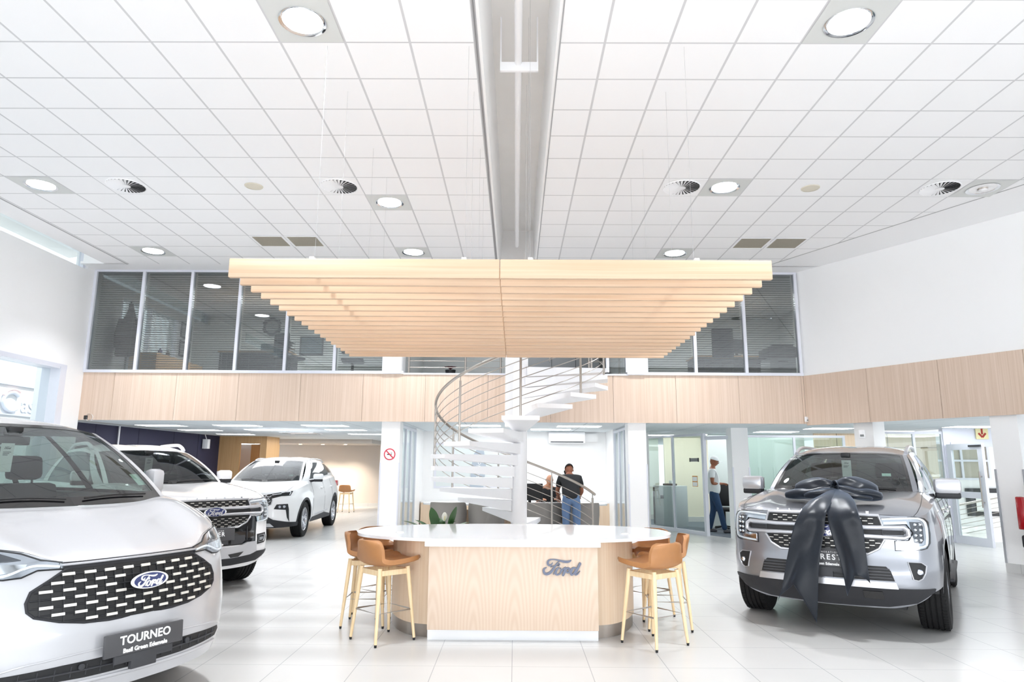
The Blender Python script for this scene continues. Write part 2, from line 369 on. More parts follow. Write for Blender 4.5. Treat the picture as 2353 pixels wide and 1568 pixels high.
mb.prism([(-.33, CZ), (-.36, CZ), (-.36, SZ+.05), (-.27, SZ+.05)], -.6, 18, T=Matrix(((1, 0, 0, 0), (0, 0, 1, 0), (0, 1, 0, 0), (0, 0, 0, 1))))
mb.prism([(.36, CZ), (.39, CZ), (.39, SZ+.05), (.33, SZ+.05)], -.6, 18, T=Matrix(((1, 0, 0, 0), (0, 0, 1, 0), (0, 1, 0, 0), (0, 0, 0, 1))))
struct('ceiling', mb, 'wall', 'white upstand faces of the recessed ceiling slot', smooth=False)
slab([(-.4, -.6), (.42, -.6), (.42, 18), (-.4, 18)], SZ, SZ+.05, 'conc', 'ceiling', 'bare concrete soffit inside the recessed ceiling slot')
struct('wall_slot', MB().box(-.4, .42, 13.2, 13.3, CZ, SZ), 'wall', 'white end wall closing the ceiling slot', smooth=False)
# roof void cover so no sky leaks in
slab([(-8.6, -.7), (13.5, -.7), (13.2, 6), (9.2, 14.7), (9.2, 18), (-8.6, 18)], 6.3, 6.4, 'conc', 'roof', 'concrete roof deck over the ceiling void')
# ---- left wall with shop window, clerestory and office side window
mb = MB(); X0, X1 = -8.75, -8.5
mb.box(X0, X1, -.7, 12.45, 3.28, 5.28).box(X0, X1, 12.45, YB, 0, 5.28)
for y0, y1 in ((-.7, 1.6), (5.5, 8.0), (12.95, YB)): mb.box(X0, X1, y0, y1, 5.28, 6.3)
mb.box(X0, X1, 1.6, 12.95, 5.64, 6.3).box(X0, X1, -.7, 12.45, 0, .45)
mb.box(-8.09, -8.05, -.7, 12.8, CZ+.05, 5.7).box(X1, -8.05, -.7, 12.8, 5.68, 5.72).box(X1, -8.05, 12.775, 12.8, CZ+.05, 5.7)
struct('wall_left', mb, 'wall', 'white left wall with the shop window and clerestory', smooth=False)
mb = MB().box(X0-.04, X1+.06, 12.43, 12.60, .45, 3.27).box(X0-.05, X1+.05, -.6, 12.62, 3.235, 3.32)
w = tag(mb.build('window_1', 'alu', smooth=False), 'tall shop window in the left wall', 'window', None, 'structure')
w1 = MB()
for y in (-.5, 3.0, 6.3, 9.4): w1.box(-8.66, -8.58, y, y+.07, .45, 3.26)
w1.build('mullion', 'alu', w); MB().box(-8.63, -8.62, -.55, 12.42, .45, 3.23).build('pane', 'glass_clear', w)
w = tag(MB().box(-8.66, -8.56, 12.88, 12.95, 5.28, 5.64).box(-8.66, -8.56, 8.0, 8.07, 5.28, 5.64).build('window_2', 'alu', smooth=False), 'high clerestory strip window at the far end of the left wall', 'window', None, 'structure')
MB().box(-8.63, -8.62, 8.05, 12.9, 5.28, 5.64).build('pane', 'glass_clear', w)
w = tag(MB().box(-8.66, -8.56, 1.6, 1.67, 5.28, 5.64).box(-8.66, -8.56, 5.43, 5.5, 5.28, 5.64).build('window_3', 'alu', smooth=False), 'high clerestory strip window nearer the shopfront', 'window', None, 'structure')
MB().box(-8.63, -8.62, 1.65, 5.45, 5.28, 5.64).build('pane', 'glass_clear', w)
struct('roof', MB().prism([(-9.08, 5.60), (-8.75, 5.66), (-8.75, 5.74), (-9.08, 5.68)], -.7, 13.2, T=Matrix(((1, 0, 0, 0), (0, 0, 1, 0), (0, 1, 0, 0), (0, 0, 0, 1)))), 'conc', 'sloping eave outside the clerestory', smooth=False)
# ---- shopfront wall behind the camera: open glazing below, header, clerestory
mb = MB().box(-8.75, 16, -.8, -.6, 4.6, 5.42).box(-8.75, 16, -.8, -.6, 5.75, 6.3).box(-5.2, -1.5, -.8, -.6, 5.4, 5.8).box(-1.5, 3.6, -.8, -.6, 5.4, 5.8).box(4.5, 5.4, -.8, -.6, 5.4, 5.8)
struct('wall_front', mb, 'wall', 'header wall over the open shopfront', smooth=False)
# ---- back mezzanine: fascia, windows, floor and soffit
mb, gap = MB(), MB()
def panels(t0, t1, seam0, place, zb0, zb1):
    k = seam0; cuts = [t0]
    while k < t1-.05:
        if k > t0+.05: cuts.append(k)
        k += 1.2225
    cuts.append(t1)
    for a, b in zip(cuts, cuts[1:]): place(a+.003, b-.003)
panels(-8.67, XR, -7.878, lambda a, b: mb.box(a, b, YB, YB+.03, LZ, UZ-.02), 0, 0)
fas = struct('trim', mb, 'fascia', 'pale oak panel band along the back mezzanine edge', smooth=False)
mb = MB()
TR = Matrix(((RD.x, RN.x, 0, XR), (RD.y, RN.y, 0, YB), (0, 0, 1, 0), (0, 0, 0, 1)))
panels(0, 14, 1.28, lambda a, b: mb.box(a, b, 0, .03, LZ-.03, UZ-.02), 0, 0)
o = struct('trim', mb, 'fascia', 'pale oak panel band along the angled right-hand wall', smooth=False); o.matrix_world = TR
struct('wall_back', MB().box(-8.75, XR+.02, YB+.03, YB+.2, LZ+.005, UZ), 'dark_gap', 'dark backing behind the oak band', smooth=False)
o = struct('wall_right', MB().box(0, 16.2, .03, .2, LZ, UZ), 'dark_gap', 'dark backing behind the angled oak band', smooth=False); o.matrix_world = TR
o = struct('wall_right', MB().box(.0, 16.2, .02, .2, UZ-.02, 6.3), 'wall', 'tall white angled wall over the right-hand oak band', smooth=False); o.matrix_world = TR
far2 = rw(14.2)
slab([(-9.3, YB+.03), (XR, YB+.03), (far2.x, far2.y), (13, far2.y+.01), (13, 14.68), (9.2, 14.68), (9.2, 27), (-9.3, 27)], LZ, LZ+.08, 'ceil_low', 'ceiling', 'low tiled ceiling under the mezzanine')
slab([(-9.3, YB+.2), (XR, YB+.2), (far2.x, far2.y), (13, far2.y+.01), (13, 14.68), (9.2, 14.68), (9.2, 27), (-9.3, 27)], UZ-.08, UZ, 'carpet', 'floor', 'mezzanine floor')
slab([(-9.3, 18), (9.2, 18), (9.2, 27), (-9.3, 27)], 3.5, 3.6, 'conc', 'roof', 'roof over the rear rooms')
# sill and head of the upper windows
mb = MB().box(-8.5, -2.2, YB-.03, YB+.1, UZ-.02, UZ+.035).box(-8.5, -2.2, YB-.02, YB+.1, 5.315, CZ)
mb.box(2.2, XR, YB-.03, YB+.1, UZ-.02, UZ+.035).box(2.2, XR, YB-.02, YB+.1, 5.315, CZ).box(-2.2, 2.2, YB-.02, YB+.12, UZ-.03, UZ+.0)
struct('trim', mb, 'alu', 'white sill and head of the upper office windows', smooth=False)
def upper(name, label, xs, z0=UZ+.03, z1=5.32):
    mb = MB()
    for x in xs: mb.box(x-.028, x+.028, YB-.04, YB+.06, z0, z1)
    o = tag(mb.build(name, 'alu', smooth=False), label, 'window', None, 'structure')
    for a, b in zip(xs, xs[1:]): MB().box(a+.028, b-.028, YB+.005, YB+.011, z0, z1).build('pane', 'glass_dark', o, smooth=False)
    return o
UL = [-8.47+.98*k for k in range(7)]
upper('window_4', 'long row of upper office windows left of the hanging canopy', UL)
upper('window_5', 'narrow upper window right of the gallery opening', [1.80, 2.18])
UR = [2.56, 3.53, 4.52, 5.58]
upper('window_6', 'upper office windows right of the hanging canopy', UR)
for x0, x1, lb in ((-2.60, -2.24, 'white column left of the meeting room, up to the ceiling'), (2.18, 2.53, 'white column right of the meeting room, up to the ceiling')):
    mb = MB().box(x0, x1, YB+.06, YB+.42, 0, CZ).box(x0+.001, x1-.001, YB-.05, YB+.1, UZ-.01, CZ-.003)
    o = struct('column', mb, 'wall', lb, smooth=False)
    e = MB()
    for x in (x0, x1): e.box(x-.012, x+.012, YB+.05, YB+.09, .1, 1.55)
    e.build('corner_guard', 'alu', o, smooth=False)
def rcol(t, n, w, lb, skew=0.):
    T = Matrix.Translation(rw(t, n)) @ Matrix.Rotation(math.atan2(RD.y, RD.x)+skew, 4, 'Z')
    mb = MB().box(-w/2, w/2, -w/2, w/2, 0, LZ); o = struct('column', mb, 'wall', lb, smooth=False); o.matrix_world = T
    MB().box(-w/2-.012, w/2+.012, -w/2-.012, w/2+.012, 0, .13).build('plinth', 'floor', o, smooth=False)
    e = MB()
    for x in (-w/2, w/2):
        for y in (-w/2, w/2): e.box(x-.014, x+.014, y-.014, y+.014, .13, 1.5)
    e.build('corner_guard', pbr('polished_guard', 'd5d8de', .25, .6) if 'guard' not in M else M['guard'], o, smooth=False)
rcol(1.05, .32, .36, 'white column with a small sensor behind the silver car')
rcol(3.33, .25, .37, 'white column by the exit door at the right')
o = struct('column', MB().box(4.63, 4.99, 14.72, 15.08, 0, LZ), 'wall', 'white column beside the office doorway with the standing man', smooth=False)
MB().box(4.62, 4.65, 14.71, 14.75, .1, 1.5).box(4.97, 5.0, 14.71, 14.75, .1, 1.5).build('corner_guard', 'alu', o, smooth=False)
# upper rooms behind the glass
mb = MB().box(-8.75, 9, 17.5, 17.6, UZ, CZ).box(-2.5, -2.42, YB+.4, 17.5, UZ, CZ).box(2.42, 2.5, YB+.4, 17.5, UZ, CZ).box(6.9, 7.0, YB+.3, 17.5, UZ, CZ)
mb.box(-8.75, -8.5, YB, 14.2, LZ, CZ).box(-8.75, -8.5, 16.7, 17.5, LZ, CZ).box(-8.75, -8.5, 14.2, 16.7, LZ, 3.95).box(-8.75, -8.5, 14.2, 16.7, 5.05, CZ)
struct('wall_upper', mb, pbr('office_grey', 'c3c6c4', .7), 'grey walls of the rooms behind the upper windows', smooth=False)
w = tag(MB().box(-8.6, -8.5, 14.2, 14.26, 3.95, 5.05).box(-8.6, -8.5, 16.64, 16.7, 3.95, 5.05).box(-8.6, -8.5, 15.4, 15.46, 3.95, 5.05).build('window_7', 'alu', smooth=False), 'bright window in the side wall of the upper left office', 'window', None, 'structure')
MB().box(-8.58, -8.57, 14.26, 16.64, 3.95, 5.05).build('pane', 'glass_clear', w, smooth=False)
# ---- lower floor walls
XS = -9.0
struct('wall_outer', MB().box(-9.4, -8.76, 13.15, 13.42, 0, 5.3), 'wall', 'white return wall outside the left window', smooth=False)
struct('wall_navy', MB().box(XS-.1, XS, YB+.2, 20.8, 0, LZ), 'navy', 'dark navy side wall beside the white cars', smooth=False)
mb = MB()
for y in (14.6, 16.3, 18.0, 19.4): mb.box(XS, XS+.004, y, y+.012, 0, LZ)
mb.box(XS, XS+.004, 15.2, 18.4, 1.86, 1.87)
struct('trim', mb, pbr('navy_groove', '1d1d33', .8), 'thin panel joints on the navy wall', smooth=False)
mb = MB().box(-9.0, -8.35, 20.8, 20.86, 0, LZ).box(-8.35, -7.6, 20.8, 20.86, 2.12, LZ).box(-7.75, -7.55, 20.8, 21.9, 0, LZ).box(-9.1, -9.05, 20.8, 22.3, 0, 2.12)
struct('wall_portal', mb, 'oak_dark', 'warm oak portal at the end of the navy wall', smooth=False)
struct('wall_recess', MB().box(-9.05, -8.46, 22.2, 22.3, 0, 2.12), 'wall', 'white recess inside the oak portal', smooth=False)
struct('wall_recess', MB().box(-8.48, -7.6, 22.0, 22.1, 0, 2.12), 'oak_dark', 'dark oak return inside the oak portal', smooth=False)
struct('wall_rear', MB().box(-9.3, -5.0, 25.4, 25.5, 0, LZ).box(-9.3, -4.8, 22.9, 25.4, 2.2, LZ), 'beige', 'beige wall behind the white crossover', smooth=False)
struct('baseboard_rear', MB().box(-9.3, -4.99, 25.36, 25.4, 0, .12), 'floor', 'stone skirting of the beige wall', smooth=False)
struct('wall_hall', MB().box(-5.0, -4.9, 25.4, 26.6, 0, LZ).box(-5.0, -2.0, 26.6, 26.7, 0, LZ), 'wall', 'white wall at the far end of the hall', smooth=False)
# meeting room: glazed sides, white back wall
struct('wall_meeting', MB().box(-3.3, 3.3, 17.0, 17.1, 0, .0001+LZ).box(-2.36, -2.28, 15.75, 17, 0, LZ).box(2.24, 2.32, 15.75, 17, 0, LZ), 'wall', 'white back wall of the meeting room', smooth=False)
def gwall(name, label, a, b, z1, cuts, door=None, mat='glass', fr='alu', t=.05, sill=.08):
    """framed glass partition from a to b with mullions at fractions cuts"""
    a, b = Vector((*a, 0)), Vector((*b, 0)); up = Vector((0, 0, 1)); mb = MB()
    L = [0.]+list(cuts)+[1.]
    for f in L: p = a.lerp(b, f); mb.obox(p, p+up*z1, t, t, up=(b-a).normalized())
    mb.obox(a+up*(z1-t/2), b+up*(z1-t/2), t, t)
    if sill: mb.obox(a+up*sill/2, b+up*sill/2, t, sill)
    o = tag(mb.build(name, fr, smooth=False), label, 'glass wall', None, 'structure')
    for f, g in zip(L, L[1:]):
        p, q = a.lerp(b, f), a.lerp(b, g); d = (q-p).normalized()*t/2
        MB().obox(p+d+up*(z1+sill)/2, q-d+up*(z1+sill)/2, .008, z1-sill-t).build('pane', mat, o, smooth=False)
    return o
gwall('window_8', 'glazed side of the meeting room beside the no smoking sign', (-2.30, 13.62), (-2.30, 15.75), 2.3, (.34, .66))
gwall('window_9', 'glazed side of the meeting room nearest the glass office', (2.28, 13.62), (2.28, 15.75), 2.3, (.34, .66))
struct('window_10', MB().box(-2.0, -.1, 16.985, 17.0, .95, 1.0).box(-2.0, -.1, 16.985, 17.0, 2.0, 2.05).box(-2.0, -1.95, 16.985, 17.0, .95, 2.05).box(-.15, -.1, 16.985, 17, .95, 2.05).box(-1.55, -1.5, 16.985, 17, .95, 2.05), 'alu', 'window in the back wall of the meeting room', smooth=False)
# right-hand glass office
gwall('window_11', 'angled glass front of the office right of the meeting room', (3.05, 18.15), (4.24, 15.56), 2.25, (.62,))
gwall('window_12', 'frame of the open office doorway', (4.34, 15.46), (4.56, 15.04), 2.25, (), mat='glass_clear', sill=0) if False else None
struct('door_1', MB().obox((4.28, 15.45, 2.14), (4.66, 14.95, 2.14), .06, .08).obox((4.26, 15.5, 0), (4.26, 15.5, 2.25), .07, .07), 'alu', 'white frame of the open office doorway', smooth=False)
struct('wall_office', MB().box(2.3, 4.2, 20.2, 20.3, 0, LZ), pbr('pale_green_wall', 'd7e2dc', .7), 'pale back wall of the glass office', smooth=False)
struct('wall_office', MB().box(4.2, 8.0, 19.4, 19.5, 0, LZ).box(5.86, 5.88, 19.38, 19.4, 0, LZ), pbr('pale_yellow_wall', 'ebe4d0', .7), 'pale yellow wall inside the glass office', smooth=False)
struct('baseboard_office', MB().box(4.2, 8.0, 19.37, 19.4, 0, .14).box(2.3, 4.2, 20.17, 20.2, 0, .14), 'floor', 'skirting inside the glass office', smooth=False)
slab([(3.1, 18.1), (4.98, 14.35+.2), (9.2, 14.9), (9.2, 20.2), (2.3, 20.2)], 0, .004, 'carpet', 'floor', 'blue grey carpet of the glass office')
gwall('window_12', 'glass front of the office behind the silver car', (4.95, 15.6), (7.45, 15.6), 2.22, (.55,), mat=glass('green_glass', 'e4eeea', .05))
struct('wall_office', MB().box(4.95, 7.4, 17.6, 17.7, 0, LZ), pbr('pale_aqua_wall', 'dce4e2', .7), 'pale aqua wall behind the office glass', smooth=False)
mb = MB().box(7.4, 10.4, 17.0, 17.06, 0, LZ)
o = struct('wall_oak', mb, 'oak_v', 'oak panelled wall seen behind the silver car', smooth=False)
mb = MB().box(7.4, 10.4, 16.996, 17, 2.0, 2.008)
for x in (7.95, 8.6, 9.2): mb.box(x, x+.008, 16.996, 17, 0, LZ)
struct('trim', mb, 'dark_gap', 'panel joints of the oak wall', smooth=False)
gwall('window_13', 'glass wall left of the exit door', (7.62, 14.6), (9.06, 14.6), 2.27, (.58,), mat=glass('display_glass', 'e6eeeb', .14))
# exit door wall
mb = MB().box(9.06, 9.2, 14.55, 14.68, 0, LZ).box(9.2, 15, 14.55, 14.68, 2.05, LZ).box(9.2, 15, 14.53, 14.7, 1.96, 2.05).box(10.42, 10.5, 14.55, 14.66, 0, 2.0)
struct('door_2', mb, 'alu', 'white frame and header of the exit doorway', smooth=False)
gwall('window_14', 'glazing right of the exit doorway', (10.5, 14.6), (13.5, 14.6), 2.0, (.3, .6), mat='glass_clear')
# outside the exit: white wall with a four-pane window
struct('wall_outside', MB().box(8.8, 16, 18.6, 18.7, 0, 1.2).box(8.8, 16, 18.6, 18.7, 2.2, 4).box(8.8, 11.25, 18.6, 18.7, 1.2, 2.2).box(12.75, 16, 18.6, 18.7, 1.2, 2.2), 'wall', 'white wall outside the exit door', smooth=False)
mb = MB()
for x in (11.25, 11.98, 12.7): mb.box(x, x+.06, 18.58, 18.66, 1.2, 2.2)
for z in (1.2, 1.68, 2.15): mb.box(11.25, 12.75, 18.58, 18.66, z, z+.05)
w = tag(mb.build('window_15', 'alu', smooth=False), 'four-pane window seen through the exit door', 'window', None, 'structure')
MB().box(11.27, 12.73, 18.62, 18.63, 1.2, 2.2).build('pane', pbr('beige_pane', 'b9b3a4', .15), w, smooth=False)
# ---------------------------------------------------------------- things on the high ceiling
def gx(k): return -1.593+.6*k
def gy(k): return 5.666+.6*k
def downlight(x, y, label, lit=True):
    t = thing('ceiling_light', label, 'light', (x, y, CZ), 0, 'round downlights in the high ceiling')
    mb = MB()
    for k in range(40):                                    # square plate with a round hole
        a0, a1 = 2*PI*k/40, 2*PI*(k+1)/40
        def sq(a): c, s_ = math.cos(a), math.sin(a); m = .292/max(abs(c), abs(s_)); return (c*m, s_*m)
        p, q = sq(a0), sq(a1); r = .2
        mb.add([(p[0], p[1], -.004), (q[0], q[1], -.004), (r*math.cos(a1), r*math.sin(a1), -.004), (r*math.cos(a0), r*math.sin(a0), -.004)], [(3, 2, 1, 0)])
    mb.build('plate', pbr('light_plate', 'd5d7d5', .5) if 'lp' not in M else M['lp'], t, smooth=False)
    MB().lathe([(.2, -.006), (.206, -.01), (.196, -.008), (.17, .0), (.15, .02)], 40).build('rim', 'chrome', t)
    MB().lathe([(.19, -.002), (.12, .0), (.0005, .0)] if lit else [(.055, -.02), (.04, -.03), (.0005, -.033)], 36).build('lens', 'lamp' if lit else 'white', t)
    if lit:
        l = bpy.data.lights.new('downlight_beam', 'AREA'); l.shape = 'DISK'; l.size = .34; l.energy = 32; l.spread = math.radians(105); l.color = (.96, .98, 1)
        b = bpy.data.objects.new('downlight_beam', l); COL.objects.link(b); b.parent = t; b.location = (0, 0, -.03)
    if not lit: MB().lathe([(.2, -.004), (.14, .02), (.08, .028), (.055, -.02)], 36).build('reflector', 'steel', t)
    return t
M['lp'] = pbr('light_plate', 'd5d7d5', .5)
for k, r, lb in ((-.5, -.5, 'lit round downlight in the ceiling nearest the camera, left of the slot'), (7.5, -.5, 'lit round downlight in the ceiling nearest the camera, right of the slot'),
                 (-8.5, 5.5, 'lit round downlight beside the swirl vent nearest the shop window'), (-.5, 6.5, 'lit round downlight just behind the swirl vent left of the slot'),
                 (7.5, 5.5, 'lit round downlight touching the swirl vent right of the slot'), (-8.5, 10.5, 'lit round downlight over the far end of the upper left windows'),
                 (-.5, 10.5, 'lit round downlight over the left front of the hanging canopy'), (7.5, 10.5, 'lit round downlight over the right front of the hanging canopy')):
    downlight(gx(k), gy(r), lb)
downlight(gx(13.5), gy(5.5), 'unlit round downlight with a silver reflector beside the white angled wall', False)
def swirl(k, r, lb):
    t = thing('ceiling_vent', lb, 'vent', (gx(k), gy(r), CZ), 0, 'swirl vents in the high ceiling')
    MB().box(-.292, .292, -.292, .292, -.004, .004).build('plate', 'ceil_plain', t, smooth=False)
    MB().lathe([(.25, -.006), (.0005, -.006)], 40).build('recess', 'vent_dark', t)
    MB().lathe([(.262, -.004), (.258, -.012), (.25, -.012), (.246, -.006)], 40).build('rim', 'white', t)
    mb = MB()
    for i in range(28):
        a = 2*PI*i/28; T = Matrix.Rotation(a, 4, 'Z') @ Matrix.Rotation(.33, 4, 'X')
        mb.add(put([(.05, -.005, -.009), (.05, .005, -.009), (.248, .0215, -.012), (.248, -.0215, -.012)], T), [(0, 1, 2, 3)])
    mb.lathe([(.06, -.012), (.0005, -.014)], 24)
    mb.build('blade', 'white', t, smooth=False)
swirl(-6.5, 5.5, 'swirl vent with open dark slots beside the light nearest the shop window')
swirl(-1.5, 5.5, 'swirl vent left of the slot, beside a lit downlight')
swirl(6.5, 5.5, 'swirl vent right of the slot, touching a lit downlight')
swirl(12.5, 5.5, 'swirl vent next to the unlit downlight')
for k, lb in ((-3.5, 'round cream ceiling speaker left of the slot'), (9.5, 'round cream ceiling speaker right of the slot')):
    t = thing('ceiling_speaker', lb, 'speaker', (gx(k), gy(5.5), CZ), 0, 'round ceiling speakers')
    MB().lathe([(.125, -.002), (.122, -.01), (.112, -.012)], 32).build('rim', 'cream', t); MB().lathe([(.112, -.009), (.0005, -.013)], 32).build('grille', 'cream', t)
M['filter'] = pbr('dusty_filter', '9d978a', .9, noise=(70, .18, (1, 1, 1)))
for k, lb in ((-4.0, 'pair of dusty return air grilles left of the slot'), (10.0, 'pair of dusty return air grilles right of the slot')):
    t = thing('return_grille', lb, 'vent', (gx(k), gy(9.5), CZ), 0, 'return air grilles')
    for s in (-.3, .3):
        MB().box(s-.255, s+.255, -.255, .255, -.004, .0).build('filter_panel', 'filter', t, smooth=False)
        mb = MB()
        for a, b, c, d in ((-.29, .29, -.29, -.255), (-.29, .29, .255, .29), (-.29, -.255, -.255, .255), (.255, .29, -.255, .255)): mb.box(s+a, s+b, c, d, -.008, .0)
        mb.build('frame', 'white', t, smooth=False)
    MB().box(-.03, .03, -.06, .06, -.012, -.006).build('latch', 'white', t, smooth=False)
t = thing('ceiling_pipe', 'long white pipe running through the ceiling slot on a hanging bracket', 'pipe', (.01, 6.5, 5.67))
MB().tube([(0, -7, 0), (0, 6.0, 0)], .037, 14).build('pipe', 'white', t)
MB().box(-.19, .21, -.012, .012, -.085, -.04).box(-.19, .21, -.03, -.012, -.09, .01).build('crossbar', 'white', t, smooth=False)
MB().box(-.19, -.175, -.012, .012, -.05, .55).build('hanger', 'white', t, smooth=False); MB().box(.195, .21, -.012, .012, -.05, .55).build('hanger', 'white', t, smooth=False)
# ---------------------------------------------------------------- hanging slatted canopy
CX0, CX1, CY0, CY1, CB = -2.447, 2.168, 5.55, 9.86, 3.075
t = thing('slatted_canopy', 'large hanging canopy of pale oak slats over the reception counter', 'canopy', (-.14, 7.7, CB))
for i in range(18):
    y = CY0+(CY1-CY0-.045)*i/17; mb = MB()
    mb.box(CX0, -.142, y, y+.045, CB, CB+.168, .008).box(-.138, CX1, y, y+.045, CB, CB+.168, .008); mb.build('slat', 'slat', t, world=True)
for x in (-1.76, -.45, .12, 1.55): MB().box(x-.02, x+.02, CY0+.05, CY1-.05, CB+.17, CB+.2).build('carrier_rail', 'white', t, smooth=False, world=True)
for y in (5.72, 6.5, 7.8, 8.68):
    for x in (-1.77, -.45, .12, 1.55):
        zt = SZ if -.36 < x < .36 else CZ
        MB().tube([(x, y, CB+.19), (x, y, zt)], .0012, 5).build('suspension_wire', pbr('wire', 'b5b5b7', .4, .6) if 'wire' not in M else M['wire'], t, world=True)
# ---------------------------------------------------------------- reception counter
def oval(a, b, cx, cy, n=72, p=2.35):
    out = []
    for k in range(n):
        u = 2*PI*k/n; c, s = math.cos(u), math.sin(u)
        out.append((cx+a*math.copysign(abs(c)**(2/p), c), cy+b*math.copysign(abs(s)**(2/p), s)))
    return out
t = thing('reception_counter', 'oval reception counter in pale oak with a white stone top', 'counter', (0, 6.95, 0))
top = MB(); o_ = oval(1.545, .82, -.01, 7.01)
top.prism(o_, .845, .872); top.build('countertop', 'stone', t, world=True, ang=30)
MB().box(-.80, .76, 6.225, 7.0, .805, .845, .006).build('top_edge', 'stone', t, world=True)
MB().box(-.765, .735, 6.27, 6.32, .10, .805, .003).build('front_panel', 'oak', t, world=True)
for s, nm in ((-1, 'left'), (1, 'right')):
    c = (-.76 if s < 0 else .73); d = MB()
    poly = [(-.015+s*(.015-x if s < 0 else -x), y) for x, y in crom([(-.745, 6.43), (-.905, 6.50), (-1.04, 6.66), (-1.135, 6.87), (-1.19, 7.08), (-1.16, 7.33), (-1.03, 7.52), (-.745, 7.6)], 6)]
    MB().prism(poly, .11, .845).build('end_drum', 'oak_v', t, world=True, fixn=True)
    arc2 = [(c+(x-c)*.97, 6.98+(y-6.98)*.985) for x, y in poly]
    MB().prism(arc2, .0, .11).build('kick_plate', 'brushed' if 'brushed' in M else 'steel', t, world=True, fixn=True)
MB().box(-.77, .74, 6.355, 6.4, 0, .10).build('plinth', pbr('mirror_plinth', 'eef0f3', .12, .35), t, world=True, smooth=False)
MB().box(-.76, .73, 7.55, 7.6, .0, .845).build('back_panel', 'oak_v', t, world=True, smooth=False)
e = MB().tube([(-.735, 6.268, .1), (-.735, 6.268, .805)], .0, 4) if False else None
sc = script_mesh(.335, .014, 1.12); sc.v = put(sc.v, Matrix.Translation((.415, 6.262, .634)))
sc.build('logo_lettering', pbr('slate_lettering', '666c7e', .4, .3), t, smooth=False, world=True)
for x, lb in ((-1.11, 'left'), (1.06, 'right')):
    y = 6.78
    MB().lathe([(.04, .872), (.04, .877), (.03, .88), (.0005, .88)], 24, T=Matrix.Translation((x, y, 0))).build('cable_grommet', 'white', t, world=True)
# ---------------------------------------------------------------- bar stools
def make_stool(label):
    t = thing('bar_stool', label, 'stool', (0, 0, 0), 0, 'tan bar stools round the counter')
    # moulded shell: seat runs towards -y?  local +y is the way the sitter faces
    prof = [(.245, .640), (.235, .648), (.17, .642), (.06, .632), (-.06, .628), (-.13, .638), (-.178, .668), (-.205, .72), (-.222, .78), (-.234, .825), (-.238, .850), (-.239, .862)]
    wid = [.140, .185, .205, .215, .215, .212, .205, .200, .194, .184, .160, .120]
    P = crom([(a, b, w) for (a, b), w in zip(prof, wid)], 4); n = len(P)-1
    def sh(u, v, inner):
        f = u*n; i = min(int(f), n-1); q = f-i; y, z, w = (P[i][k]+(P[i+1][k]-P[i][k])*q for k in range(3))
        a, b = P[max(0, i-1)], P[min(n, i+2)]; ty, tz = b[0]-a[0], b[1]-a[1]; L = math.hypot(ty, tz); ny, nz = tz/L, -ty/L    # pointing to the sitter
        s = (v-.5)*2; back = smt((u-.45)/.3)
        lift = (.030*(1-back)+.0)*abs(s)**3; wrap = .055*back*abs(s)**2.2
        x = w*s; y2, z2 = y+wrap, z+lift
        if inner: k_ = .040-.012*back; y2 += ny*k_; z2 += nz*k_
        return (x, y2, z2)
    mb = MB(); nu, nv = 44, 16
    mb.grid(lambda u, v: sh(u, v, True), nu, nv); k = len(mb.v); mb.grid(lambda u, v: sh(u, v, False), nu, nv)
    K = nv+1
    for i in range(nu):
        mb.f += [(i*K, k+i*K, k+(i+1)*K, (i+1)*K), (i*K+nv, (i+1)*K+nv, k+(i+1)*K+nv, k+i*K+nv)]; mb.mi += [0, 0]
    for j in range(nv):
        mb.f += [(j, j+1, k+j+1, k+j), (nu*K+j, k+nu*K+j, k+nu*K+j+1, nu*K+j+1)]; mb.mi += [0, 0]
    o = mb.build('seat_shell', 'leather', t, fixn=True, ang=60); bv = o.modifiers.new('soft', 'BEVEL'); bv.width = .012; bv.segments = 3; bv.angle_limit = math.radians(50)
    fr = MB(); top, bot = .145, .198
    for sx in (-1, 1):
        fr.obox((sx*top, -.14, .585), (sx*top, .14, .585), .02, .045, .003); fr.obox((-top, sx*.14, .585), (top, sx*.14, .585), .02, .045, .003)
    fr.build('seat_rail', 'ash', t)
    for sx in (-1, 1):
        for sy in (-1, 1):
            a, b = Vector((sx*top, sy*top, .625)), Vector((sx*bot, sy*bot, .022)); q = a.lerp(b, .18)
            o = MB().tube([a, q, b], [.019, .020, .0125], 12).build('leg', 'ash', t)
            f = Vector((sx*bot, sy*bot, 0)); MB().tube([f+Vector((0, 0, .0)), f+Vector((0, 0, .022))], [.010, .0125], 12).build('foot_cap', 'black', o)
    h = .26; w = .145+(.198-.145)*(.625-h)/.603
    MB().tube([(-w, -w, h), (w, -w, h), (w, w, h), (-w, w, h)], .008, 8, closed=True).build('foot_ring', 'steel', t)
    return t
def face(dx, dy): return math.atan2(-dx, dy)
s0 = make_stool('tan bar stool nearest the camera at the left end of the counter'); s0.location = (-1.165, 6.345, 0); s0.rotation_euler = (0, 0, face(.72, .70))
for x, y, f, lb in ((-1.44, 6.94, (1, .02), 'tan bar stool at the left tip of the counter, facing along it'),
                    (-1.39, 7.37, (.75, -.65), 'tan bar stool mostly hidden behind the left end of the counter'),
                    (1.217, 6.262, (-.6, .8), 'tan bar stool nearest the camera at the right end of the counter'),
                    (1.465, 6.895, (-1, .06), 'tan bar stool at the right tip of the counter, facing along it'),
                    (1.36, 7.38, (-.75, -.65), 'tan bar stool mostly hidden behind the right end of the counter'),
                    (-5.42, 22.3, (.15, 1), 'tan bar stool alone by the beige wall behind the white crossover')):
    dup(s0, (x, y, 0), face(*f), lb)
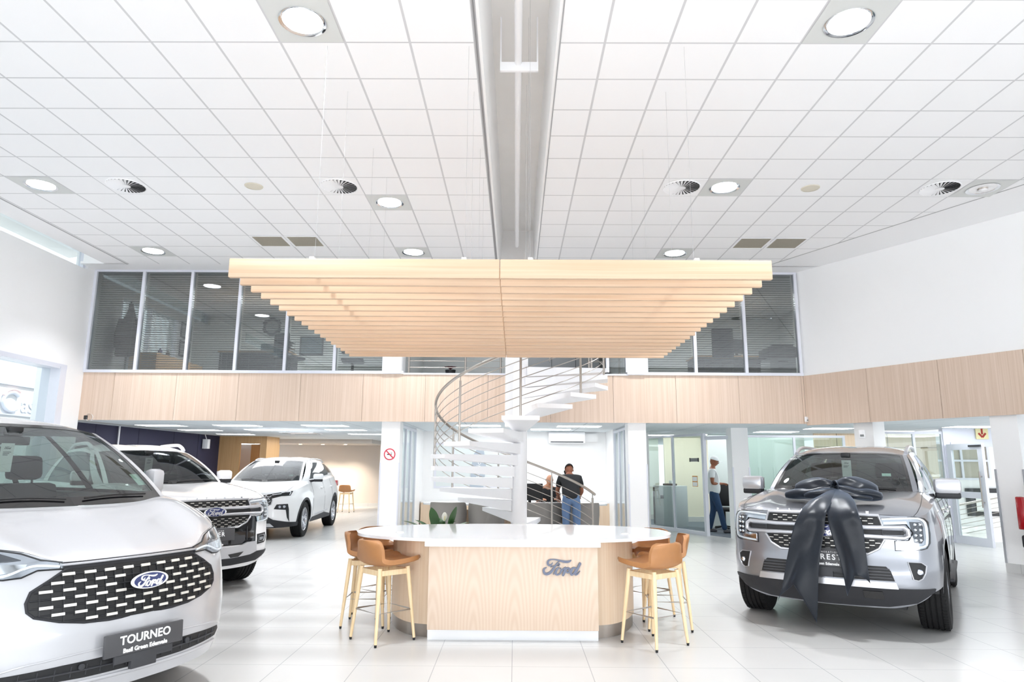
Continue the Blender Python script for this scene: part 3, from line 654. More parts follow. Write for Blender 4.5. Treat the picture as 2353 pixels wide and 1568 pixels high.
# ---------------------------------------------------------------- spiral stair
SX, SY, SR = .075, 11.6, 1.46
t = thing('spiral_staircase', 'white spiral staircase with steel rails behind the reception counter', 'staircase', (SX, SY, 0))
def sp(ang, r, z): return (r*math.cos(ang), r*math.sin(ang), z)
MB().lathe([(.122, 0), (.122, 3.2), (.0005, 3.2)], 32).build('centre_pole', 'white', t)
RISE = .187; A0 = math.radians(44.5); DA = math.radians(20.5)
def zang(a): return RISE+(a-A0)/DA*RISE
def tread(k):
    a = A0+DA*k; z = RISE*(k+1); mb = MB(); h = .27; T = Matrix.Rotation(a, 4, 'Z') @ Matrix.Translation((0, 0, z))
    r0, r1 = .10, SR+.03; w0, w1 = .10, .285
    vs = [(r0, -w0, 0), (r1, -w1, 0), (r1, w1, 0), (r0, w0, 0), (r0, -w0, -.17), (r1, -w1, -.065), (r1, w1, -.065), (r0, w0, -.17)]
    mb.add(put(vs, T), [(0, 1, 2, 3), (7, 6, 5, 4), (0, 4, 5, 1), (1, 5, 6, 2), (2, 6, 7, 3), (3, 7, 4, 0)])
    mb.build('tread', 'white', t, smooth=False)
for k in range(17): tread(k)
def rail(dz, r, rad, a0, a1, n=90):
    return MB().tube([sp(a0+(a1-a0)*i/n, r, zang(a0+(a1-a0)*i/n)+dz) for i in range(n+1)], rad, 8)
aE = A0+DA*16.7
rail(1.03, SR-.03, .024, math.radians(23), aE, 140).build('handrail', 'steel', t)
for i in range(6): rail(.16+.135*i, SR-.03, .0065, math.radians(26), aE, 120).build('rail_rod', 'steel', t)
for k in (-.9, 1, 3, 5, 7, 9, 11, 13, 15, 16.6):
    a = A0+DA*k; z = RISE*(k+1); zl = 0 if k < 0 else z-.03
    MB().tube([sp(a, SR-.03, zl), sp(a, SR-.03, z+.94)], .019, 10).tube([sp(a, SR-.03, z+.94), sp(a, SR-.03, z+1.03)], .008, 8).build('baluster', 'steel', t)
MB().box(.0, 1.36, .9, 1.62, 3.2, 3.285).build('landing', 'white', t, smooth=False)
o = struct('column', MB().box(-.2, .235, 12.86, YB-.001, LZ-.1, CZ), 'wall', 'white boxed column rising behind the spiral stair', smooth=False)
# gallery balustrade
t = thing('gallery_balustrade', 'steel balustrade along the gallery above the spiral stair', 'railing', (0, YB+.12, UZ))
for x in (-2.12, -1.0, -.3, 1.45, 2.05): MB().tube([(x, 0, 0), (x, 0, .95)], .02, 10).build('baluster', 'steel', t)
for i in range(6):
    mb = MB().tube([(-2.15, 0, .13+.13*i), (-.25, 0, .13+.13*i)], .006, 6).tube([(1.4, 0, .13+.13*i), (2.1, 0, .13+.13*i)], .006, 6); mb.build('rail_rod', 'steel', t)
MB().tube([(-2.15, 0, .96), (-.25, 0, .96)], .022, 10).build('handrail', 'steel', t); MB().tube([(1.4, 0, .96), (2.1, 0, .96)], .022, 10).build('handrail', 'steel', t)
# ---------------------------------------------------------------- cars: builder
M['paint_silver'] = pbr('silver_metallic_paint', '92959c', .28, .7, 1.)
M['paint_white'] = pbr('white_car_paint', 'eeeef0', .3, 0, 1.)
M['paint_frost'] = pbr('pale_silver_paint', 'bfc0c4', .3, .2, 1.)
M['ws_glass'] = glass('windscreen_glass', 'b6c4bf', .09)
M['ws_glass_dark'] = glass('grey_windscreen_glass', '8a9793', .06)
M['side_glass'] = glass('side_glass', '4d5554', .12)
M['lamp_glass'] = glass('headlamp_cover', 'f2f6f8', .05)
M['lamp_silver'] = pbr('headlamp_reflector', 'b9bcc3', .18, .9)
M['lamp_dark'] = pbr('headlamp_bezel', '4a4c52', .2, .5)
M['drl'] = pbr('daytime_light_strip', 'f4f6fa', .3)
M['satin'] = pbr('satin_silver', 'c9cacf', .28, .7)
M['rim'] = pbr('alloy_rim', 'c3c5ca', .22, .8)
M['rim_dark'] = pbr('machined_rim', '8d8f95', .25, .7)
M['trim_black'] = pbr('black_body_trim', '202126', .55)
M['seat'] = pbr('charcoal_upholstery', '2f3032', .8)
M['liner'] = pbr('pale_headliner', '8f9191', .9)
M['red_lamp'] = pbr('red_tail_lamp', 'a5121c', .15, coat=1.)
M['plate'] = pbr('dark_show_plate', '4a4a4d', .4)
M['plate_text'] = pbr('white_plate_lettering', 'f5f5f5', .5)
M['badge_blue'] = pbr('badge_blue', '28336b', .25, .2, .6)
M['paper'] = pbr('white_card', 'f2f4f2', .7)
M['sticker'] = pbr('pale_green_sticker', 'c6e2d8', .7)
def tri_patch(poly, maxe):
    bm = bmesh.new(); vs = [bm.verts.new((u, v, 0)) for u, v in poly]; bm.faces.new(vs)
    bmesh.ops.triangulate(bm, faces=bm.faces[:])
    for _ in range(8):
        L = [e for e in bm.edges if e.calc_length() > maxe]
        if not L: break
        bmesh.ops.subdivide_edges(bm, edges=L, cuts=1); bmesh.ops.triangulate(bm, faces=[f for f in bm.faces if len(f.verts) > 3])
    bm.verts.index_update()
    V = [(v.co.x, v.co.y) for v in bm.verts]; Fc = [[v.index for v in f.verts] for f in bm.faces]; B = [(e.verts[0].index, e.verts[1].index) for e in bm.edges if e.is_boundary]
    bm.free(); return V, Fc, B
def patch(mb, poly, fn, off, thick, maxe=.06, mi=0):
    """a plate following the car's skin: poly in the skin's own two coordinates"""
    V, Fc, B = tri_patch(poly, maxe); n = len(V)
    vs = [fn(u, v, off) for u, v in V]+[fn(u, v, off-thick) for u, v in V]
    mb.add(vs, Fc+[[a, b, n+b, n+a] for a, b in B], mi); return mb
def mir(poly): return [(-u, v) for u, v in poly]
def ribbon(mb, path, w, fn, off, thick, n=6, closed=False, mi=0):
    """raised band of width w along a path on the skin"""
    P = crom(path, n) if n > 1 else [tuple(p) for p in path]
    if closed: P = P[:-1] if P[0] == P[-1] else P
    N = len(P); A, Bq = [], []
    for i, p in enumerate(P):
        if closed: a, b = P[i-1], P[(i+1) % N]
        else: a, b = P[max(0, i-1)], P[min(N-1, i+1)]
        dx, dy = b[0]-a[0], b[1]-a[1]; L = math.hypot(dx, dy) or 1; wi = w if not isinstance(w, list) else w[min(i*len(w)//N, len(w)-1)]
        A.append((p[0]-dy/L*wi/2, p[1]+dx/L*wi/2)); Bq.append((p[0]+dy/L*wi/2, p[1]-dx/L*wi/2))
    vs = []
    for (a, b) in zip(A, Bq):
        m = ((a[0]*.7+b[0]*.3), (a[1]*.7+b[1]*.3)); k = ((a[0]*.3+b[0]*.7), (a[1]*.3+b[1]*.7))
        vs += [fn(*a, off-thick), fn(*a, off-thick*.3), fn(*m, off), fn(*k, off), fn(*b, off-thick*.3), fn(*b, off-thick)]
    fs = []
    for i in range(N if closed else N-1):
        j = (i+1) % N
        fs += [(i*6+q, i*6+q+1, j*6+q+1, j*6+q) for q in range(5)]
    if not closed: fs += [tuple(range(6)), tuple(range((N-1)*6, N*6))[::-1]]
    return mb.add(vs, fs, mi)
def inside(p, poly):
    c = False; n = len(poly)
    for i in range(n):
        (x1, y1), (x2, y2) = poly[i], poly[i-1]
        if (y1 > p[1]) != (y2 > p[1]) and p[0] < (x2-x1)*(p[1]-y1)/(y2-y1)+x1: c = not c
    return c
def dashes(mb, poly, px, pz, dl, dh, fn, off, thick, x0=0., z0=0., skip=None):
    xs = [p[0] for p in poly]; zs = [p[1] for p in poly]; r = 0; z = z0
    while z > min(zs): z -= pz; r += 1
    while z < max(zs):
        k = int((min(xs)-x0)/px)-1
        while x0+k*px < max(xs)+px:
            x = x0+k*px+(px/2 if r % 2 else 0)
            if inside((x-dl*.45, z), poly) and inside((x+dl*.45, z), poly) and inside((x, z-dh*.5), poly) and inside((x, z+dh*.5), poly) and not (skip and skip(x, z)):
                patch(mb, [(x-dl/2, z-dh/2), (x+dl/2, z-dh/2), (x+dl/2, z+dh/2), (x-dl/2, z+dh/2)], fn, off, thick, .2)
            k += 1
        z += pz; r -= 1
    return mb
def honey(mb, poly, px, pz, fn, off, thick, w=.006, x0=0., z0=0.):
    """hexagon net drawn as thin bars: one hexagon per cell"""
    xs = [p[0] for p in poly]; zs = [p[1] for p in poly]; r = 0; z = z0
    while z > min(zs): z -= pz; r += 1
    while z < max(zs):
        k = int((min(xs)-x0)/px)-1
        while x0+k*px < max(xs)+px:
            x = x0+k*px+(px/2 if r % 2 else 0); a = px*.25
            for p, q in (((x-a, z+pz*.0), (x+a, z)), ((x+a, z), (x+px*.5-a*.0-.0, z+pz*.5-.0)), ((x-a, z), (x-px*.5+.0, z+pz*.5))):
                q2 = q
                if inside(p, poly) and inside(q2, poly): ribbon(mb, [p, q2], w, fn, off, thick, 1)
            k += 1
        z += pz; r -= 1
    return mb
def badge(parent, fn_pt, a, label=None, ring='chrome'):
    """oval badge, fn_pt is the local matrix of its centre (x-z plane, facing -y)"""
    e = MB(); b = a*.40
    e.v = []; n = 40
    def el(s, y): return [(a*s*math.cos(2*PI*k/n), y, b*s*math.sin(2*PI*k/n)) for k in range(n)]
    L = [el(1.02, .0), el(1.0, -.010), el(.95, -.013), el(.88, -.009)]
    vs = [p for q in L for p in q]; fs = [(i*n+k, i*n+(k+1) % n, (i+1)*n+(k+1) % n, (i+1)*n+k) for i in range(3) for k in range(n)]
    e.add(put(vs, fn_pt), fs); o = e.build('badge', ring, parent)
    MB().add(put(el(.89, -.009)+[(0, -.011, 0)], fn_pt), [(k, (k+1) % n, n) for k in range(n)]).build('badge_field', 'badge_blue', o)
    s = script_mesh(a*1.36, .004); s.v = put(s.v, fn_pt @ Matrix.Translation((0, -.012, 0))); s.build('badge_script', 'plate_text' if ring != 'chrome' else 'satin', o, smooth=False)
    return o
class Car:
    def __init__(c, name, label, S, pose, paint, sp):
        c.S, c.sp, c.paint = S, sp, paint
        c.t = thing(name, label, 'car', (pose[0], pose[1], 0), math.radians(pose[2]), 'showroom vehicles')
        c.shell(); c.top(); c.cabin(); c.wheels(); c.inside_()
    def ztop(c, i): return lerpt(c.sp['zt'], c.arc[i])
    def shell(c):
        S, sp = c.S, c.sp; R, wz = sp['arch'], sp['wr']; cols = []; wy = sp['wy']
        pts = [p for p in S.pl]
        def px(y):
            for a, b in zip(pts[8:], pts[9:]):
                if a[1] <= y <= b[1]: return a[0]+(b[0]-a[0])*(y-a[1])/max(1e-9, b[1]-a[1])
            return S.hw
        zbot = lambda x, y: lerpt(sp['zb'], y)
        for p in pts:
            if p[1] < wy[0]-R-.01: cols.append((p[0], p[1], zbot(*p)))
        def arch(y0):
            out = [(px(y0-R-.004), y0-R-.004, zbot(0, y0-R-.01))]
            out += [(px(y0-R*math.cos(f)), y0-R*math.cos(f), wz+R*math.sin(f)) for f in [PI*k/26 for k in range(27)]]
            return out+[(px(y0+R+.004), y0+R+.004, zbot(0, y0+R+.01))]
        cols += arch(wy[0])
        y = wy[0]+R+.06
        while y < wy[1]-R-.05: cols.append((px(y), y, zbot(0, y))); y += .09
        cols += arch(wy[1])
        last = False
        for p in pts[len(pts)//2:]:
            if p[1] > wy[1]+R+.02: cols.append((p[0], p[1], zbot(*p)))
        # arc length for the top line
        arc = [0.]
        for a, b in zip(cols, cols[1:]): arc.append(arc[-1]+math.hypot(b[0]-a[0], b[1]-a[1]))
        c.cols, c.arc = cols, arc; c.T = []
        nr = 26; mb = MB(); G = []
        for i, (x, y, zb) in enumerate(cols):
            zt = c.ztop(i); col = []
            for j in range(nr+1):
                f = j/nr; z = zb+(zt-zb)*f; X, Y = S.base(x, y, z); col.append((X, Y, z))
            G.append(col); c.T.append(col[-1])
        n = len(G); K = nr+1
        for sg in (1, -1):
            vs = [(sg*p[0], p[1], p[2]) for col in G for p in col]
            fs = [(i*K+j, (i+1)*K+j, (i+1)*K+j+1, i*K+j+1) for i in range(n-1) for j in range(nr)]
            mb.add(vs, fs if sg > 0 else [f[::-1] for f in fs])
        # shoulder between body side and the foot of the cabin
        c.body = mb
        und = MB().box(-.62, .62, .35, S.L-.35, .24, .75)
        for y0 in wy:                                         # wheel wells
            for sg in (-1, 1):
                und.grid(lambda u, v: (sg*(.58+u*(S.hw-.08-.58)), y0-(R+.005)*math.cos(PI*v), wz+(R+.005)*math.sin(PI*v)), 1, 18)
        und.box(-S.hw+.1, S.hw-.1, wy[0]+R+.05, wy[1]-R-.05, .26, .5)
        und.build('underbody', 'black', c.t, smooth=False)
    def top(c):
        S, sp = c.S, c.sp; T = c.T
        ic = min(range(len(T)), key=lambda i: abs(c.arc[i]-sp['acorner'])); iw = min(range(ic, len(T)), key=lambda i: abs(T[i][1]-sp['ycowl']))
        c.iw = iw
        base = crom(sp['base'][0], 12); kx = base+[T[iw]]
        def samp(P, u, d=None):
            if d is None:
                d = [0.]
                for a, b in zip(P, P[1:]): d.append(d[-1]+math.dist(a, b))
            L = u*d[-1]
            for i in range(len(P)-1):
                if L <= d[i+1] or i == len(P)-2:
                    f = (L-d[i])/max(1e-9, d[i+1]-d[i]); return tuple(a+(b-a)*f for a, b in zip(P[i], P[i+1]))
        c.samp = samp
        Fr, Si = T[:ic+1], T[ic:iw+1]; Ce0, Ce1 = T[0], base[0]
        hp = sp.get('hoodpow', .7)
        def Cn(v):
            return (0, Ce0[1]+(Ce1[1]-Ce0[1])*v, Ce0[2]+(Ce1[2]-Ce0[2])*v**hp)
        bul = sp['bulge']
        def H(u, v):
            f, k, s_, ce = samp(Fr, u), samp(kx, u), samp(Si, v), Cn(v)
            c00, c10, c01, c11 = Fr[0], Fr[-1], kx[0], kx[-1]
            p = [(1-v)*f[q]+v*k[q]+(1-u)*ce[q]+u*s_[q]-((1-u)*(1-v)*c00[q]+u*(1-v)*c10[q]+(1-u)*v*c01[q]+u*v*c11[q]) for q in range(3)]
            p[2] += bul(u, v); return tuple(p)
        c.H = H; mb = MB(); nu, nv = 34, 30
        for sg in (1, -1):
            k = MB().grid(lambda u, v: (lambda p: (sg*p[0], p[1], p[2]))(H(u, v)), nu, nv); mb.add(k.v, k.f if sg < 0 else [f[::-1] for f in k.f])
        mb.build('hood', c.paint, c.t, fixn=True, ang=50)
        # hood shut line
        if sp.get('seam'):
            sm = MB(); u = sp['seam']
            for sg in (1, -1): sm.tube([(lambda p: (sg*p[0], p[1], p[2]-.001))(H(u, v)) for v in [k/24 for k in range(25)]], .003, 5)
            sm.build('hood_seam', 'black', c.t)
    def cabin(c):
        S, sp = c.S, c.sp; bs = [crom(s_, 12) for s_ in sp['base']]; ts = [crom(s_, 12) for s_ in sp['roof']]; bo = sp.get('bow', (.035, .03, .03))
        def cab(seg, u, v, off=0.):
            a, b = c.samp(bs[seg], u), c.samp(ts[seg], u); p = [x+(y-x)*v for x, y in zip(a, b)]; k = bo[seg]*4*v*(1-v)+off
            n = {0: (.25*p[0], -.75, .6), 1: (1, 0, .25), 2: (0, 1, .2)}[seg]; L = math.sqrt(sum(q*q for q in n))
            return (p[0]+n[0]/L*k, p[1]+n[1]/L*k, p[2]+n[2]/L*k)
        c.cab = cab; pa, bl = MB(), MB()
        def cell(mb, seg, u0, u1, v0, v1, off=0., nu=8, nv=8, both=True):
            for sg in (1, -1):
                k = MB().grid(lambda u, v: (lambda p: (sg*p[0], p[1], p[2]))(cab(seg, u0+(u1-u0)*u, v0+(v1-v0)*v, off)), nu, nv)
                mb.add(k.v, k.f if sg < 0 else [f[::-1] for f in k.f])
        w = sp['ws']
        g = MB(); cell(g, 0, 0, w, .02, .97, 0, 16, 10); g.build('windscreen', sp.get('wglass', 'ws_glass'), c.t)
        b2 = MB()                                            # black print border of the windscreen
        cell(b2, 0, 0, w, -.0, .085, .002, 16, 2); cell(b2, 0, 0, w, .95, 1.0, .002, 16, 1); cell(b2, 0, w-.05, w, .0, 1, .002, 1, 8)
        b2.build('windscreen_border', 'gloss_black', c.t)
        cell(pa, 0, w, 1, 0, 1, .004, 3, 8); cell(pa, 0, w, w+.001, 0, 1, .0, 1, 8)
        for (u0, u1, v0, v1, kind) in sp['side']:
            if kind == 'glass':
                for sg in (1, -1):
                    q = MB().grid(lambda u, v: (lambda p: (sg*p[0], p[1], p[2]))(cab(1, u0+(u1-u0)*u, v0+(v1-v0)*v)), 8, 6); q.build('side_window', sp.get('sglass', 'side_glass'), c.t)
            else: cell(pa if kind == 'paint' else bl, 1, u0, u1, v0, v1, .003 if kind == 'paint' else .001)
        rg = MB(); cell(rg, 2, .12, 1, .12, .9, .0, 6, 6); rg.build('rear_window', sp.get('sglass', 'side_glass'), c.t)
        for u0, u1, v0, v1 in ((0, .12, 0, 1), (.12, 1, 0, .12), (.12, 1, .9, 1)): cell(pa, 2, u0, u1, v0, v1, .002)
        # roof skin
        zc = sp['roofz']; ring = ts[0]+ts[1][1:]+ts[2][1:]
        front, side, rear = ts
        def roof(u, v):
            y0, y1 = front[0][1], rear[-1][1]; y = y0+(y1-y0)*v
            # half width and edge height at this station
            e = None
            for p, q in zip(ring, ring[1:]):
                if p[1] <= y <= q[1] and p[0] > .02: e = tuple(a+(b-a)*((y-p[1])/max(1e-9, q[1]-p[1])) for a, b in zip(p, q)); break
            if v <= 0: return (lambda p: p)(c.samp(front, 0 if u == 0 else u*0+u*0))[:3] if False else (front[0][0], front[0][1], front[0][2])
            if e is None or v >= 1: e = rear[-1]
            zm = lerpt(zc, y); return (e[0]*u, y, e[2]+(max(zm, e[2])-e[2])*(1-u**2.4))
        rm = MB(); nv = 40
        for sg in (1, -1):
            # Coons roof: front edge, side edge, rear edge, centre line
            def RF(u, v):
                f, r_, s_ = c.samp(front, u), tuple(reversed([0])) and c.samp(list(reversed(rear)), u), c.samp(side, v)
                y0, y1 = front[0][1], rear[-1][1]; ce = (0, y0+(y1-y0)*v, lerpt(zc, y0+(y1-y0)*v))
                c00, c10, c01, c11 = front[0], front[-1], rear[-1], side[-1]
                c00 = (0, y0, lerpt(zc, y0)); c01 = (0, y1, lerpt(zc, y1))
                return tuple((1-v)*f[q]+v*r_[q]+(1-u)*ce[q]+u*s_[q]-((1-u)*(1-v)*c00[q]+u*(1-v)*c10[q]+(1-u)*v*c01[q]+u*v*c11[q])+((.0 if q != 2 else sp.get('crown', .03)*(u*(1-u))*4*math.sin(PI*min(1, v*1.0))**.5)) for q in range(3))
            k = MB().grid(lambda u, v: (lambda p: (sg*p[0], p[1], p[2]))(RF(u, v)), 14, nv); rm.add(k.v, k.f if sg < 0 else [f[::-1] for f in k.f])
        c.RF = RF
        rm.build('roof', c.paint, c.t, fixn=True)
        # shoulder strip joins the body side to the cabin foot; deck closes the rear
        T = c.T; sh = MB(); foot = bs[1]+bs[2][1:]; d = [0.]
        tl = T[c.iw:]; N = 60
        for sg in (1, -1):
            k = MB().grid(lambda u, v: (lambda a, b: tuple((sg if q == 0 else 1)*(a[q]+(b[q]-a[q])*v) for q in range(3)))(c.samp(tl, u), c.samp(foot, u)), N, 2); sh.add(k.v, k.f if sg > 0 else [f[::-1] for f in k.f])
        c.body.add(sh.v, sh.f)
        c.body.build('body', c.paint, c.t, fixn=True, ang=50)
        pa.build('pillar', c.paint, c.t, fixn=True); bl.build('window_trim', 'gloss_black', c.t, fixn=True)
    def wheels(c):
        S, sp = c.S, c.sp; R, w = sp['wr'], sp['tw']; rr = sp['rim']; n = 56
        h = w/2
        prof = [(rr-.006, -h*.86), (rr+.012, -h*.93), ((R+rr)/2, -h*1.02), (R-.022, -h*.96), (R-.008, -h*.86), (R-.001, -h*.74)]
        for g in (-.52, -.18, .18, .52): prof += [(R, h*(g-.06)), (R-.010, h*(g-.045)), (R-.010, h*(g+.045)), (R, h*(g+.06))]
        prof += [(R-.001, h*.74), (R-.008, h*.86), (R-.022, h*.96), ((R+rr)/2, h*1.02), (rr+.012, h*.93), (rr-.006, h*.86)]
        Q = Matrix(((0, 0, 1, 0), (0, 1, 0, 0), (-1, 0, 0, 0), (0, 0, 0, 1)))
        def one(x, y, sg):
            o = bpy.data.objects.new('wheel', None); COL.objects.link(o); o.parent = c.t; o.location = (x, y, R); o.rotation_euler = (0, 0, 0 if sg > 0 else PI)
            tyre = MB().lathe(prof, n, T=Q)
            for k in range(72):                               # shoulder tread blocks
                a = 2*PI*k/72
                for s_ in (-1, 1):
                    tyre.box(s_*h*.70-.018, s_*h*.70+.018, -.006, .006, R-.004, R+.0015, T=Matrix.Rotation(a, 4, 'X'))
            tyre.build('tyre', 'rubber', o, ang=25)
            rb = MB().lathe([(rr, -h*.86), (rr-.012, -h*.8), (rr-.02, h*.6), (rr-.004, h*.86), (rr-.016, h*.9), (rr-.024, h*.8)], 48, T=Q).lathe([(rr-.03, -.02), (.05, -.02)], 40, T=Q)
            ns = sp.get('spokes', 6)
            for k in range(ns):
                for da in (-.13, .13):
                    a = 2*PI*k/ns+da; T = Matrix.Rotation(a, 4, 'X')
                    vs = [(h*.55, -.017, .05), (h*.55, .017, .05), (h*.78, .016, rr-.018), (h*.78, -.016, rr-.018), (h*.2, -.022, .05), (h*.2, .022, .05), (h*.4, .02, rr-.018), (h*.4, -.02, rr-.018)]
                    rb.add(put(vs, T), [(0, 1, 2, 3), (7, 6, 5, 4), (0, 4, 5, 1), (1, 5, 6, 2), (2, 6, 7, 3), (3, 7, 4, 0)])
            rb.lathe([(.075, h*.2), (.075, h*.52), (.045, h*.62), (.0005, h*.63)], 28, T=Q)
            rb.build('rim', sp.get('rimmat', 'rim'), o, fixn=True)
        for y in sp['wy']:
            for sg in (1, -1): one(sg*sp['track'], y, sg)
    def inside_(c):
        S, sp = c.S, c.sp; t = c.t; b = sp['base'][0]; yb, zb = b[-1][1], b[-1][2]; y0 = b[0][1]
        W_ = b[-1][0]-.03
        d = MB().prism([(-W_, yb-.02), (-W_*.6, y0+.14), (W_*.6, y0+.14), (W_, yb-.02), (W_, yb+.45), (-W_, yb+.45)], zb-.09, zb-.035)
        d.box(-W_, W_, yb+.25, yb+.5, zb-.3, zb-.05, .02); d.build('dashboard', pbr('dash', '2b2c2e', .85) if 'dash' not in M else M['dash'], t)
        st = MB(); sx = -.37
        st.tube([(sx+.18*math.cos(a), yb+.58-.05*math.sin(a), zb-.06+.17*math.sin(a)) for a in [2*PI*k/28 for k in range(28)]], .015, 8, closed=True).obox((sx-.17, yb+.58, zb-.06), (sx+.17, yb+.58, zb-.06), .03, .04).lathe([(.06, 0), (.05, .03), (.0005, .035)], 16, T=Matrix.Translation((sx, yb+.58, zb-.06)) @ Matrix.Rotation(PI/2, 4, 'X'))
        st.build('steering_wheel', 'black', t)
        for y in sp['seats']:
            for x in (-.37, .37):
                s_ = MB().box(x-.25, x+.25, y-.5, y, zb-.62, zb-.42, .05)
                T = Matrix.Translation((x, y, zb-.5)) @ Matrix.Rotation(-.2, 4, 'X')
                s_.box(-.24, .24, -.06, .08, 0, .6, .05, T=T).box(-.13, .13, -.05, .05, .63, .82, .04, T=T).tube([T @ Vector((-.06, 0, .58)), T @ Vector((-.06, 0, .66))], .008, 6).tube([T @ Vector((.06, 0, .58)), T @ Vector((.06, 0, .66))], .008, 6)
                s_.build('seat', 'seat', t)
        MB().box(-W_+.05, W_-.05, yb+.3, sp['seats'][-1]+.5, .5, .56).build('cabin_floor', 'black', t, smooth=False)
        # headliner just under the roof, rear-view mirror
        def hl(u, v):
            p = c.RF(u, .03+v*.94); return (p[0]*.97, p[1], p[2]-.035)
        m = MB()
        for sg in (1, -1): m.grid(lambda u, v: (lambda p: (sg*p[0], p[1], p[2]))(hl(u, v)), 6, 16)
        m.build('headliner', 'liner', t)
        p = c.cab(0, 0, .86, -.07)
        MB().box(-.12, .12, p[1], p[1]+.025, p[2]-.045, p[2]+.02, .012).box(-.05, .05, p[1]-.03, p[1]+.05, p[2]+.02, p[2]+.09, .012).build('rear_view_mirror', 'black', t)
    # ---- pieces shared by several cars
    def F(c, x, z, off=0.): return c.S.front(x, z, off)
    def ws_pt(c, u, v, off=0.):
        sg = 1 if u >= 0 else -1; p = c.cab(0, abs(u), v, off); return (sg*p[0], p[1], p[2])
    def mirrors(c, x, y, z, w, h, d, cap=None):
        for sg in (1, -1):
            o = bpy.data.objects.new('door_mirror', None); COL.objects.link(o); o.parent = c.t
            m = MB().box(-w/2, w/2, -d/2, d/2, -h/2, h/2, min(h, d)*.32, T=Matrix.Translation((sg*x, y, z)) @ Matrix.Rotation(sg*.16, 4, 'Z') @ Matrix.Scale(1, 4)); m.build('mirror_cap', cap or c.paint, o)
            MB().box(-w/2+.012, w/2-.012, -d/2+.01, d/2-.0, -h/2-.045, -h/2+.02, .018, T=Matrix.Translation((sg*x, y, z)) @ Matrix.Rotation(sg*.16, 4, 'Z')).obox((sg*(x-w*.5), y+.02, z-h/2-.02), (sg*(x-w*.5-.13), y+.06, z-h/2-.05), .05, .05, .01).build('mirror_foot', 'trim_black', o)
            MB().box(-w/2+.015, w/2-.015, d/2-.004, d/2+.004, -h/2+.02, h/2-.015, T=Matrix.Translation((sg*x, y, z)) @ Matrix.Rotation(sg*.16, 4, 'Z')).build('mirror_glass', 'chrome', o)
    def rails(c, x0, x1, y0, y1, dz, r, mat):
        for sg in (1, -1):
            pts = []
            for k in range(17):
                f = k/16; y = y0+(y1-y0)*f; v = (y-c.sp['roof'][0][0][1])/(c.sp['roof'][2][-1][1]-c.sp['roof'][0][0][1]); p = c.RF(x0, max(0, min(1, v)))
                pts.append((sg*p[0], y, p[2]+dz*min(1, 5*f, 5*(1-f))**.6))
            MB().tube(pts, r, 8).build('roof_rail', mat, c.t)
    def wipers(c):
        m = MB()
        for u0, u1 in ((-.62, -.05), (.1, .72)):
            m.tube([c.ws_pt(u0+(u1-u0)*k/8, .055+.02*math.sin(PI*k/8), .016) for k in range(9)], .006, 6)
        m.build('wiper', 'black', c.t)
    def show_plate(c, y, z, w, h, top, big, spc, bsz, tilt=.06, small='Basil Green Edenvale', sdrop=None, topsz=.02):
        T = Matrix.Translation((0, y, z)) @ Matrix.Rotation(-tilt, 4, 'X')
        o = MB().box(-w/2, w/2, -.006, .012, -h/2, h/2, .004, T=T).build('show_plate', 'plate', c.t)
        def put_text(s, size, dz, sp_, b=.0):
            v, f = text_mesh(s, size, .002, sp_, b); MB().add(put(v, T @ Matrix.Translation((0, -.0075, dz))), f).build('plate_lettering', 'plate_text', o, smooth=False)
        if top: put_text(top, topsz, h*.27, 1.7)
        put_text(big, bsz, h*(.0 if top else .13), spc, .0016)
        put_text(small, .033, sdrop if sdrop is not None else -h*.36, 1.0, .0013)
        MB().box(-w*.37, w*.37, -.0, .014, -h/2-.045, -h/2, .003, T=T).box(-.08, .08, .0, .03, -h/2-.09, -h/2, .004, T=T).build('plate_bracket', 'dgrey', o)
    def tag_card(c, u, v, w, h):
        """paper tag hanging behind the windscreen, with printed script and lines"""
        p = Vector(c.ws_pt(u, v, -.03)); d = Vector((0, .06, -1)).normalized(); x = Vector((1, 0, 0)); n = x.cross(d)
        T = Matrix(((x.x, n.x, -d.x, p.x), (x.y, n.y, -d.y, p.y), (x.z, n.z, -d.z, p.z), (0, 0, 0, 1)))
        o = MB().box(-w/2, w/2, -.001, .001, -h, 0, T=T).build('price_tag', 'paper', c.t, smooth=False)
        s = script_mesh(w*.5, .001); s.v = put(s.v, T @ Matrix.Translation((0, -.002, -h*.16))); s.build('tag_script', 'dgrey', o, smooth=False)
        m = MB()
        for k in range(3): m.box(-w*.3, w*.3-.01*k, -.0025, -.0015, -h*(.3+.05*k)-.004, -h*(.3+.05*k), T=T)
        m.build('tag_print', 'dgrey', o, smooth=False)
    def sticker(c, u, v, w, h):
        p = Vector(c.ws_pt(u, v, -.012)); q = Vector(c.ws_pt(u, v-.1, -.012)); d = (q-p).normalized(); x = (Vector(c.ws_pt(u+.05, v, -.012))-p).normalized(); n = x.cross(d)
        T = Matrix(((x.x, n.x, -d.x, p.x), (x.y, n.y, -d.y, p.y), (x.z, n.z, -d.z, p.z), (0, 0, 0, 1)))
        o = MB().box(-w/2, w/2, -.001, .001, -h, 0, T=T).build('windscreen_sticker', 'sticker', c.t, smooth=False)
    def archlip(c, w, mat, off=.008):
        m = MB(); R = c.sp['arch']
        for y0 in c.sp['wy']:
            for sg in (1, -1):
                ribbon(m, [(y0-(R+w/2-.004)*math.cos(f), c.sp['wr']+(R+w/2-.004)*math.sin(f)) for f in [-.12+(PI+.24)*k/22 for k in range(23)]], w, lambda y, z, o, sg=sg: c.S.side(y, z, sg, o), off, off+.004, 1)
        m.build('arch_trim', mat, c.t, fixn=True)
    def handles(c, ys, z, mat):
        for y in ys:
            for sg in (1, -1): MB().box(-.018, .018, -.1, .1, -.014, .014, .012, T=Matrix.Translation(c.S.side(y, z, sg, .02))).build('door_handle', mat, c.t)
